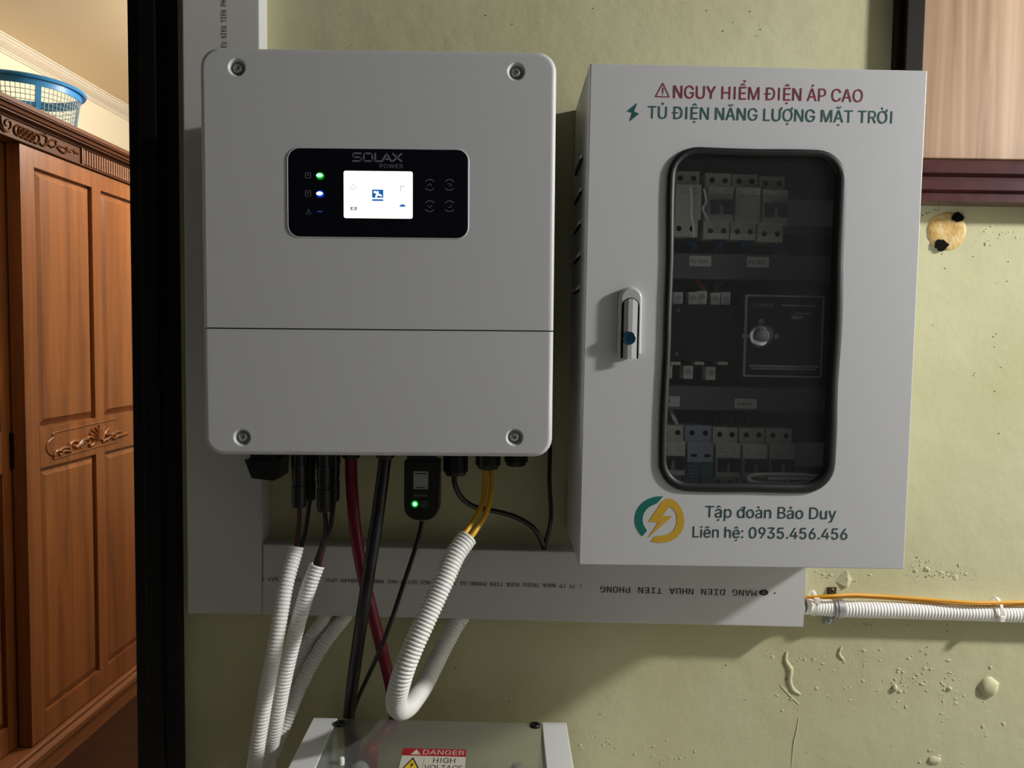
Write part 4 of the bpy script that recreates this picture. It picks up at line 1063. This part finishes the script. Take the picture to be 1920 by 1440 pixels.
for x, y in ((1272, 560), (1300, 560), (1317, 558), (1342, 561), (1361, 560), (1252, 697), (1291, 698), (1333, 700)):
    p = CAB.uv(x, y, -.09); m = MB(); m.box(CAB, p[0]-.0062, p[0]+.0062, p[1]-.0088, p[1]+.0088, -.116, -.090, .001); tm = m.build('terminal', X['tbrass'], sw)
    m = MB(); m.disc(CAB, p[0], p[1], [(.0042, -.0895), (.0040, -.0875), (.0026, -.0870), (.0022, -.0885), (.0003, -.0885)], 14); m.build('terminal_screw', X['steel'], tm, smooth=40)
for x in (1266, 1310, 1354):
    p = CAB.uv(x, 681, -.09); m = MB(); m.box(CAB, p[0]-.006, p[0]+.006, p[1]-.0022, p[1]+.0022, -.118, -.084, .0008); m.build('terminal_tab', X['ivory'], sw)
for x, y, s_ in ((1272, 585, '6'), (1269, 667, '8')):
    m = MB(); textpx(m, s_, CAB, x-3, x+3, y, 7, -.0845); m.build('body_print', X['greyprint'], sw, smooth=0)
a = CAB.uv(1463, 552, -.075); b = CAB.uv(1502, 540, -.075); m = MB(); m.box(CAB, a[0], b[0], a[1], b[1], -.105, -.075, .001); m.build('green_terminal_strip', X['wgreen'], sw)
# wires in the cabinet
def wire(path, r, mt, label, group=None):
    P = spline([Cw(x, y, d) for x, y, d in path], 6); m = MB(); m.tube(P, r, 8); o = m.build('cabinet_wire', X[mt], loc=P[0]); tag(o, label, 'wire', group)
GB = 'blue wires under the upper breakers'
ORD = ['first', 'second', 'third', 'fourth', 'fifth', 'sixth', 'seventh']
for k_w, (x0, x1) in enumerate(((1290, 1303), (1338, 1352), (1358, 1345), (1388, 1400), (1410, 1396), (1437, 1452), (1461, 1470))):
    wire([(x0, 440, -.112), (x0+(x1-x0)*.3, 452, -.100), (x1, 470, -.102), (x1, 486, -.125)], .0042, 'wblue', 'blue wire under the upper breakers, %s of seven from the left' % ORD[k_w], GB)
wire([(1300, 520, -.125), (1313, 533, -.100), (1319, 543, -.098), (1318, 556, -.100)], .0032, 'wred', 'red wire at the top terminals of the black switch')
wire([(1368, 518, -.125), (1358, 528, -.10), (1346, 534, -.098), (1342, 552, -.100)], .0032, 'wgreen', 'green wire at the top terminals of the black switch')
wire([(1258, 768, -.120), (1262, 780, -.098), (1270, 798, -.105), (1271, 812, -.12)], .0026, 'tie', 'white wire above the lower row of breakers')
wire([(1345, 766, -.120), (1343, 780, -.10), (1347, 800, -.105), (1348, 814, -.12)], .0030, 'wirered', 'dark red wire above the lower row of breakers')
for k_w, x in enumerate((1368, 1402, 1450)):
    wire([(x-4, 766, -.120), (x, 780, -.10), (x+6, 800, -.105), (x+7, 814, -.12)], .0030, 'wblue', 'blue wire above the lower row of breakers, %s of three from the left' % ORD[k_w], 'blue wires above the lower breakers')
def strip_tie(pts, label):
    P = spline([Cw(x, y, -.066) for x, y in pts], 6); m = MB()
    m.loops([[q+CAB.u*a_+CAB.n*b_ for a_, b_ in ((-.0014, 0), (.0014, 0), (.0014, .0006), (-.0014, .0006))] for q in P]); o = m.build('nylon_strip', X['tie'], smooth=0); tag(o, label, 'cable tie')
strip_tie([(1295, 352), (1297, 380), (1296, 400), (1300, 422), (1301, 444)], 'thin clear strip hanging in front of the leftmost upper breaker')
strip_tie([(1320, 354), (1324, 378), (1318, 392), (1327, 412), (1336, 430)], 'thin bent clear strip in front of the second upper breaker')
m = MB(); a = CAB.uv(1326, 437, -.058); b = CAB.uv(1566, 367, -.058)
m.box(CAB, a[0], b[0], a[1], b[1], -.0585, -.058); cs = m.build('clear_cover', X['clear'], smooth=0); tag(cs, 'clear plastic cover strip in front of the upper breakers', 'cover')
P = spline([Cw(x, y, -.045) for x, y in ((1535, 893), (1500, 890), (1450, 889), (1412, 891), (1404, 898), (1420, 905), (1470, 907), (1515, 905), (1528, 899), (1490, 897), (1440, 898))], 8)
m = MB(); m.tube(P, .0022, 8); o = m.build('spare_cable_loop', X['tie'], loc=P[0]); tag(o, 'white spare cable bundled at the bottom right of the cabinet', 'cable')

# ------------------------------------------------------------------ battery box at the bottom
ZP = ZB
BF = Frame((0, 0, ZP-.002), (1, 0, -.018), (0, 1, 0))
bl, br_ = atz(592, 1350, ZP).x-.004, atz(1069, 1400, ZP).x+.001
pl, pr_ = atz(613, 1400, ZP).x, atz(1015, 1400, ZP).x
yb = atz(830, 1350, ZP).y; yf = -.32; BH = .42
bx = empty('battery_box', (0, -.17, ZP-BH), 'white battery box with a frosted clear lid carrying a danger sticker', 'battery')
m = MB()
m.box(BF, bl, pl-.002, yf, yb, -.10, 0, .002); m.box(BF, pr_+.004, br_, yf, yb+.004, -.10, 0, .002)
m.box(BF, bl, br_, yf, yb-.03 if False else yb, -BH, -.10); m.box(BF, bl, br_, yf, yf+.02, -.10, -.002)
m.build('case', X['batt'], bx, smooth=30)
m = MB(); m.box(BF, pl-.002, pr_+.004, yf+.02, yb, -.1005, -.098); m.build('recess', X['battin'], bx, smooth=0)
m = MB(); m.box(BF, pl, pr_, yf, yb, -.0035, -.0005, .0006); lid = m.build('clear_lid', X['frost'], bx, smooth=0)
lid.data.materials.append(X['acrylic'])
for f_ in lid.data.polygons: f_.material_index = 0 if f_.normal.z > .5 else 1     # only the upper side is sanded
for px, py in ((637, 1358), (1003, 1361)):
    q = BF.uv(px, py); m = MB(); m.disc(BF, q[0], q[1], [(.0075, -.0006), (.0075, .002), (.0066, .003), (.0034, .003), (.003, .0012), (.0003, .0012)], 6 if False else 18); m.build('lid_bolt', X['black'], bx, smooth=40)
for px, py, mt in ((676, 1434, 'batt'), (972, 1436, 'batt'), (694, 1398, 'danger'), (662, 1388, 'black')):
    q = BF.uv(px, py, -.006); m = MB(); m.disc(BF, q[0], q[1], [(.0110, -.098), (.0110, -.018), (.0095, -.010), (.006, -.0060), (.001, -.0052)], 16, True); m.build('terminal_post', X[mt], bx, smooth=40)
q = BF.uv(640, 1432); m = MB(); m.disc(BF, q[0], q[1], [(.004, -.0006), (.004, .006), (.003, .008), (.0008, .0088)], 14, True); m.build('lid_peg', X['batt'], bx, smooth=50)
# danger sticker lying on the lid
SB = [BF.uv(757, 1403), BF.uv(875, 1404)]
sa = SB[0][0]; sb = SB[1][0]; st_ = SB[0][1]; s_mid = BF.uv(815, 1418)[1]; wS = sb-sa; hS = wS*.46
hd2 = st_-s_mid
hS = hd2*3.3
m = MB(); m.box(BF, sa, sb, st_-hS, st_, -.0005, .0001); sk = m.build('danger_sticker', X['stick'], lid, smooth=0)
m = MB(); m.box(BF, sa, sb, s_mid, st_, .0001, .0002); m.build('sticker_band', X['danger'], lid, smooth=0)
m = MB(); k = hd2
text(m, 'DANGER', BF, sa+wS*.32, sa+wS*.97, s_mid+k*.2, k*.62, .00028, 'sans', 1, .02)
m.flat(BF, [(sa+wS*.13, s_mid+k*.15), (sa+wS*.29, s_mid+k*.15), (sa+wS*.21, s_mid+k*.88)], .00028)
m.build('sticker_band_lettering', X['stick'], lid, smooth=0)
m = MB()
text(m, 'HIGH', BF, sa+wS*.50, sa+wS*.84, s_mid-k*.88, k*.66, .0002, 'sans', 1, .02); text(m, 'VOLTAGE', BF, sa+wS*.38, sa+wS*.96, s_mid-k*1.85, k*.66, .0002, 'sans', 1, .02)
m.flat(BF, [(sa+wS*.03, s_mid-k*1.95), (sa+wS*.33, s_mid-k*1.95), (sa+wS*.18, s_mid-k*.2)], .0002)
m.box(BF, sa+wS*.355, sa+wS*.358, s_mid-k*2.1, s_mid-k*.1, .0001, .0002)
m.box(BF, sa+wS*.25, sa+wS*.252, s_mid+k*.25, s_mid+k*.6, .0003, .00035)
m.build('sticker_lettering', X['ink'], lid, smooth=0)
m = MB(); m.flat(BF, [(sa+wS*.065, s_mid-k*1.82), (sa+wS*.295, s_mid-k*1.82), (sa+wS*.18, s_mid-k*.5)], .0003); m.build('warning_triangle', X['warn'], lid, smooth=0)
m = MB(); m.flat(BF, [(sa+wS*.20, s_mid-k*.85), (sa+wS*.15, s_mid-k*1.3), (sa+wS*.18, s_mid-k*1.3), (sa+wS*.165, s_mid-k*1.72), (sa+wS*.215, s_mid-k*1.16), (sa+wS*.185, s_mid-k*1.16)], .0004); m.build('warning_bolt', X['ink'], lid, smooth=0)
# stand below the battery box (out of view, carries it)
stn = MB(); stn.box(BF, bl+.01, br_-.01, yf+.01, yb-.01, -ZP, -BH-.006, .004)
for k in range(2): stn.box(BF, bl, br_, yf, yb, -ZP+.001, -ZP+.03, .004)
o = stn.build('battery_stand', X['batt']); tag(o, 'white floor stand under the battery box', 'stand')

# ------------------------------------------------------------------ wardrobe in the other room
wd = empty('wardrobe', WF.p(.3, 0, -.3), 'tall carved red brown wardrobe with panelled doors seen through the doorway', 'wardrobe')
def wu(px, d=0): return WF.uv(px, 640, d)[0]
def wv(px, py, d=0): return WF.uv(px, py, d)[1]
KC = .055                                            # cornice projection
ctop = (wv(243, 286, KC) + wv(60, 197, KC))/2
cbot = (wv(244, 312, .02) + wv(160, 279, .02))/2
fbot = (wv(244, 344, .008) + wv(158, 309, .008))/2
dtop = (wv(243, 351, 0) + wv(60, 273, 0))/2
U0, U1 = -1.55, 1.15; DEPTH = -.60; roof = ctop-.055
m = MB(); m.box(WF, U0, U1, .0, roof-.018, DEPTH, -.085); m.box(WF, U0, U1, roof-.018, roof, DEPTH, -.0); m.box(WF, U0, U1, dtop+.002, roof-.018, -.1, -.016)
m.build('carcass', X['redwoodl'], wd, smooth=0)
H_ = ctop-cbot
prof = [(-.02, ctop), (KC, ctop), (KC, ctop-H_*.30), (KC-.004, ctop-H_*.34), (KC-.004, ctop-H_*.40), (KC-.014, ctop-H_*.46), (KC-.018, ctop-H_*.66), (KC-.026, ctop-H_*.70), (KC-.026, ctop-H_*.80), (.010, ctop-H_*.86), (.008, cbot), (-.02, cbot)]
m = MB(); extrude(m, WF, prof, U0-.03, U1+.03); m.build('cornice', X['shadedwood'], wd, smooth=20)
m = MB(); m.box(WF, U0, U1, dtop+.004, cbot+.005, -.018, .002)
m.box(WF, U0, U1, dtop+.002, fbot, -.01, .010, .003); m.build('frieze', X['shadedwood'], wd, smooth=25)
uf0 = wu(160, .006); uc1_ = wu(146, .004); 
m = MB()
nf = 26
for k in range(nf):
    u = uf0+.012+k*.0165
    vsx = [[WF.p(u+.0062*math.cos(t), v, .002+.0085*math.sin(t)) for t in [math.pi*j/6 for j in range(7)]] for v in (fbot+.003, cbot-.004)]
    m.loops(vsx)
m.build('fluting', X['redwoodl'], wd, smooth=50)
m = MB(); uf1 = uf0+.012+nf*.0165
for u in (uf0, uf1): m.box(WF, u-.004, u+.004, fbot, cbot, .0, .010, .002)
m.build('frieze_bead', X['redwoodl'], wd)
# carved scrolls on the frieze
vm = (fbot+cbot)/2; hf = (cbot-fbot)
def wtube(mb, pts, r, d=.004): mb.tube(spline([WF.p(u, v, d) for u, v in pts], 5), r, 6)
m = MB()
def fr_pt(px, py): return WF.uv(px, py, .004)
def zs(lst): return [fr_pt(x/6.546, 90+y/6.546) for x, y in lst]
for k in range(5):
    cx, cy = 215+k*55, 1010+k*24
    wtube(m, zs([(cx, cy-62), (cx+42, cy-30), (cx+48, cy+30), (cx+14, cy+66), (cx-34, cy+28), (cx-38, cy-34), (cx, cy-62)]), .0036)
for pts in ([(10, 830), (20, 920), (60, 1000), (110, 1010), (140, 950), (120, 890), (75, 890), (60, 930), (85, 950)],
            [(0, 960), (50, 1020), (110, 1020)], [(470, 1080), (500, 1060), (560, 1080), (575, 1150), (540, 1200), (490, 1170), (480, 1120)],
            [(580, 1190), (600, 1150), (650, 1130), (690, 1150), (690, 1200), (660, 1210)], [(690, 1200), (740, 1260), (790, 1290), (830, 1260)],
            [(800, 1230), (850, 1260), (900, 1250), (930, 1280), (960, 1300)], [(560, 1130), (600, 1190), (640, 1220)], [(720, 1200), (760, 1215), (800, 1220)], [(820, 1210), (830, 1250), (870, 1280)], [(900, 1250), (925, 1300)], [(540, 1080), (570, 1060)], [(680, 1160), (720, 1230)]):
    wtube(m, zs(pts), .0036)
m.build('frieze_carving', X['shadedwood'], wd, smooth=60)
# doors: right one runs in front, left one 50 mm behind
s0_, s1_, s2_, s3_ = wu(44.5), wu(71), wu(177), wu(193.5)
s4_ = s3_ + (s2_-s1_)*.9; s5_ = s4_ + (s1_-s0_)
pt = (wv(70, 315)+wv(177, 354))/2; pb_ = (wv(72, 803)+wv(177, 784))/2
qt = (wv(72, 883)+wv(177, 850))/2; qb = (wv(74, 1347)+wv(173, 1264))/2
dbot = (wv(60, 1393)+wv(240, 1262))/2
TH = .022
def wdoor(sh, dd, mirror=False):
    Fd = WF.moved(sh, 0, dd)
    m = MB()
    m.box(Fd, s0_, s5_, dbot, dtop, -.045, -.016)
    for a, b in ((s0_, s1_), (s2_, s3_), (s4_, s5_)): m.box(Fd, a, b, dbot, dtop, -.016, 0, .002)
    for a, b in ((s1_, s2_), (s3_, s4_)):
        m.box(Fd, a, b, pt, dtop, -.016, 0, .002); m.box(Fd, a, b, qt, pb_, -.016, 0, .002); m.box(Fd, a, b, dbot, qb, -.016, 0, .002)
    dr = m.build('door', X['redwood'], wd, smooth=25)
    for a, b in ((s1_, s2_), (s3_, s4_)):
        for v0, v1 in ((pb_, pt), (qb, qt)):
            m = MB(); g = .009; bv = .019
            ls = [[Fd.p(u, v, d) for u, v in ((a+i, v0+i), (b-i, v0+i), (b-i, v1-i), (a+i, v1-i))] for i, d in ((g, -.016), (g, -.012), (g+bv, -.002), (g+bv+.001, -.002))]
            m.loops(ls); m.build('door_panel', X['redwood'], dr, smooth=15)
    # carved rail: cartouche groove, foliage scrolls
    m = MB()
    def cz(lst): return [(WF.uv(x/6.546, 740+y/6.546, dd)[0], WF.uv(x/6.546, 740+y/6.546, dd)[1]) for x, y in lst]
    def ct(pts, r): m.tube(spline([WF.p(u+sh, v, dd+.001) for u, v in cz(pts)], 5), r, 6)
    for pts in ([(655, 750), (690, 690), (740, 690), (760, 720), (720, 740)], [(700, 700), (760, 660), (820, 650), (850, 680), (820, 700)], [(750, 710), (800, 690), (860, 700)],
                [(840, 650), (860, 600), (910, 570), (950, 590), (930, 640), (890, 630)], [(940, 660), (960, 620), (1010, 560), (1060, 540), (1080, 570)], [(980, 650), (1000, 600), (1040, 580)],
                [(1040, 560), (1090, 520), (1140, 540), (1140, 600), (1100, 630), (1080, 600)], [(1090, 480), (1140, 500), (1170, 560)], [(1110, 430), (1160, 470), (1190, 550)], [(1160, 400), (1190, 450), (1205, 550)], [(1215, 370), (1215, 450), (1215, 550)],
                [(1270, 390), (1250, 450), (1235, 550)], [(1330, 420), (1280, 470), (1250, 560)], [(1250, 580), (1300, 540), (1290, 480), (1330, 500)], [(1300, 560), (1350, 520), (1400, 540), (1440, 500)], [(1350, 500), (1420, 460), (1480, 450)], [(1400, 520), (1480, 500), (1560, 470)]):
        ct(pts, .0062)
    m.build('door_carving', X['redwood'], dr, smooth=60)
    m = MB()
    for pts in ([(640, 488), (690, 462), (1000, 390), (1440, 290)], [(655, 785), (690, 782), (1000, 690), (1440, 575)], [(640, 488), (650, 520), (600, 570), (575, 610), (570, 670), (600, 725), (640, 745), (655, 785)]):
        P = spline([WF.p(u+sh, v, dd+.0005) for u, v in cz(pts)], 6); m.tube(P, .0028, 6)
    m.build('rail_bead', X['redwood'], dr, smooth=60)
    m = MB(); xx = s5_-.03; m.box(Fd, xx-.006, xx+.006, (qt+pb_)/2-.06, (qt+pb_)/2+.06, 0, .012, .003); m.build('door_handle', X['framedark'], dr)
wdoor(0, 0); wdoor(s0_-s5_+.03, -.052)
# plinth with two mouldings
pm = (wv(70, 1408, .02)+wv(240, 1280, .02))/2
m = MB(); extrude(m, WF, [(-.30, 0.001), (.022, 0.001), (.022, pm-.028), (.030, pm-.024), (.030, pm-.008), (.024, pm), (.018, pm+.004), (.018, pm+.016), (.012, dbot-.004), (-.30, dbot-.004)], U0, U1); m.build('plinth', X['redwoodl'], wd, smooth=20)

# ------------------------------------------------------------------ laundry basket on the wardrobe
bk = at(44, 164, 1.92); bk_r = .208
zr = bk.z; zb_ = roof
bas = empty('laundry_basket', (bk.x, bk.y, zb_), 'round blue plastic laundry basket with a mesh side on top of the wardrobe', 'basket')
def br(z): return bk_r*(.80+.20*(z-zb_)/(zr-zb_))-.012
def circ(z, r, n=72): return [Vector((bk.x+r*math.cos(6.283185*k/n), bk.y+r*math.sin(6.283185*k/n), z)) for k in range(n)]
m = MB()
prof = [(br(zr-.035)-.002, zr-.035), (br(zr-.035)+.003, zr-.035), (bk_r-.010, zr-.012), (bk_r+.002, zr-.014), (bk_r+.006, zr-.006), (bk_r, zr), (bk_r-.010, zr+.002), (bk_r-.014, zr-.004)]
ls = [circ(z, r) for r, z in prof]; ls.append(ls[0]); m.loops(ls, False, False); m.build('rim', X['blueplastic'], bas, smooth=50)
m = MB()
nb = 76
for k in range(nb):
    a = 6.283185*k/nb
    m.tube([Vector((bk.x+br(z)*math.cos(a), bk.y+br(z)*math.sin(a), z)) for z in (zb_+.004, (zb_+zr)/2, zr-.03)], .0013, 5)
z = zb_+.012
while z < zr-.045:
    P = circ(z, br(z), 60); P.append(P[0].copy()); m.tube(P, .0013, 5, False); z += .0175
m.build('side_mesh', X['greygrid'], bas, smooth=60)
aw = math.atan2(at(76, 180, 1.7).y-bk.y, at(76, 180, 1.7).x-bk.x)
for k in range(4):
    a0 = -math.pi/2+.80+k*math.pi/2; ls = []
    for z in (zb_+.004, (zb_+zr)/2, zr-.03):
        r = br(z); l = []
        for da, q in ((-.045, -.002), (.045, -.002), (.045, .003), (-.045, .003)): l.append(Vector((bk.x+(r+q)*math.cos(a0+da), bk.y+(r+q)*math.sin(a0+da), z)))
        ls.append(l)
    m = MB(); m.loops(ls); m.build('side_rib', X['blueplastic'], bas, smooth=30)
m = MB(); m.loops([circ(zb_+.001, br(zb_)), circ(zb_+.005, br(zb_))]); m.build('base', X['blueplastic'], bas, smooth=30)
m = MB(); n1, n2 = 24, 12; ls = []
for i in range(1, n2):
    t = math.pi*i/n2; l = []
    for k in range(n1):
        a = 6.283185*k/n1; q = Vector((math.sin(t)*math.cos(a), math.sin(t)*math.sin(a), math.cos(t)))
        f_ = 1+.30*noise.noise(q*2.4)+.14*noise.noise(q*6); l.append(Vector((bk.x+.01+q.x*.098*f_, bk.y+.0+q.y*.098*f_, zb_+.120+q.z*.078*f_)))
    ls.append(l)
m.loops(ls); o = m.build('crumpled_bag', X['bag'], smooth=25); tag(o, 'crumpled pale plastic bag inside the blue basket', 'bag')
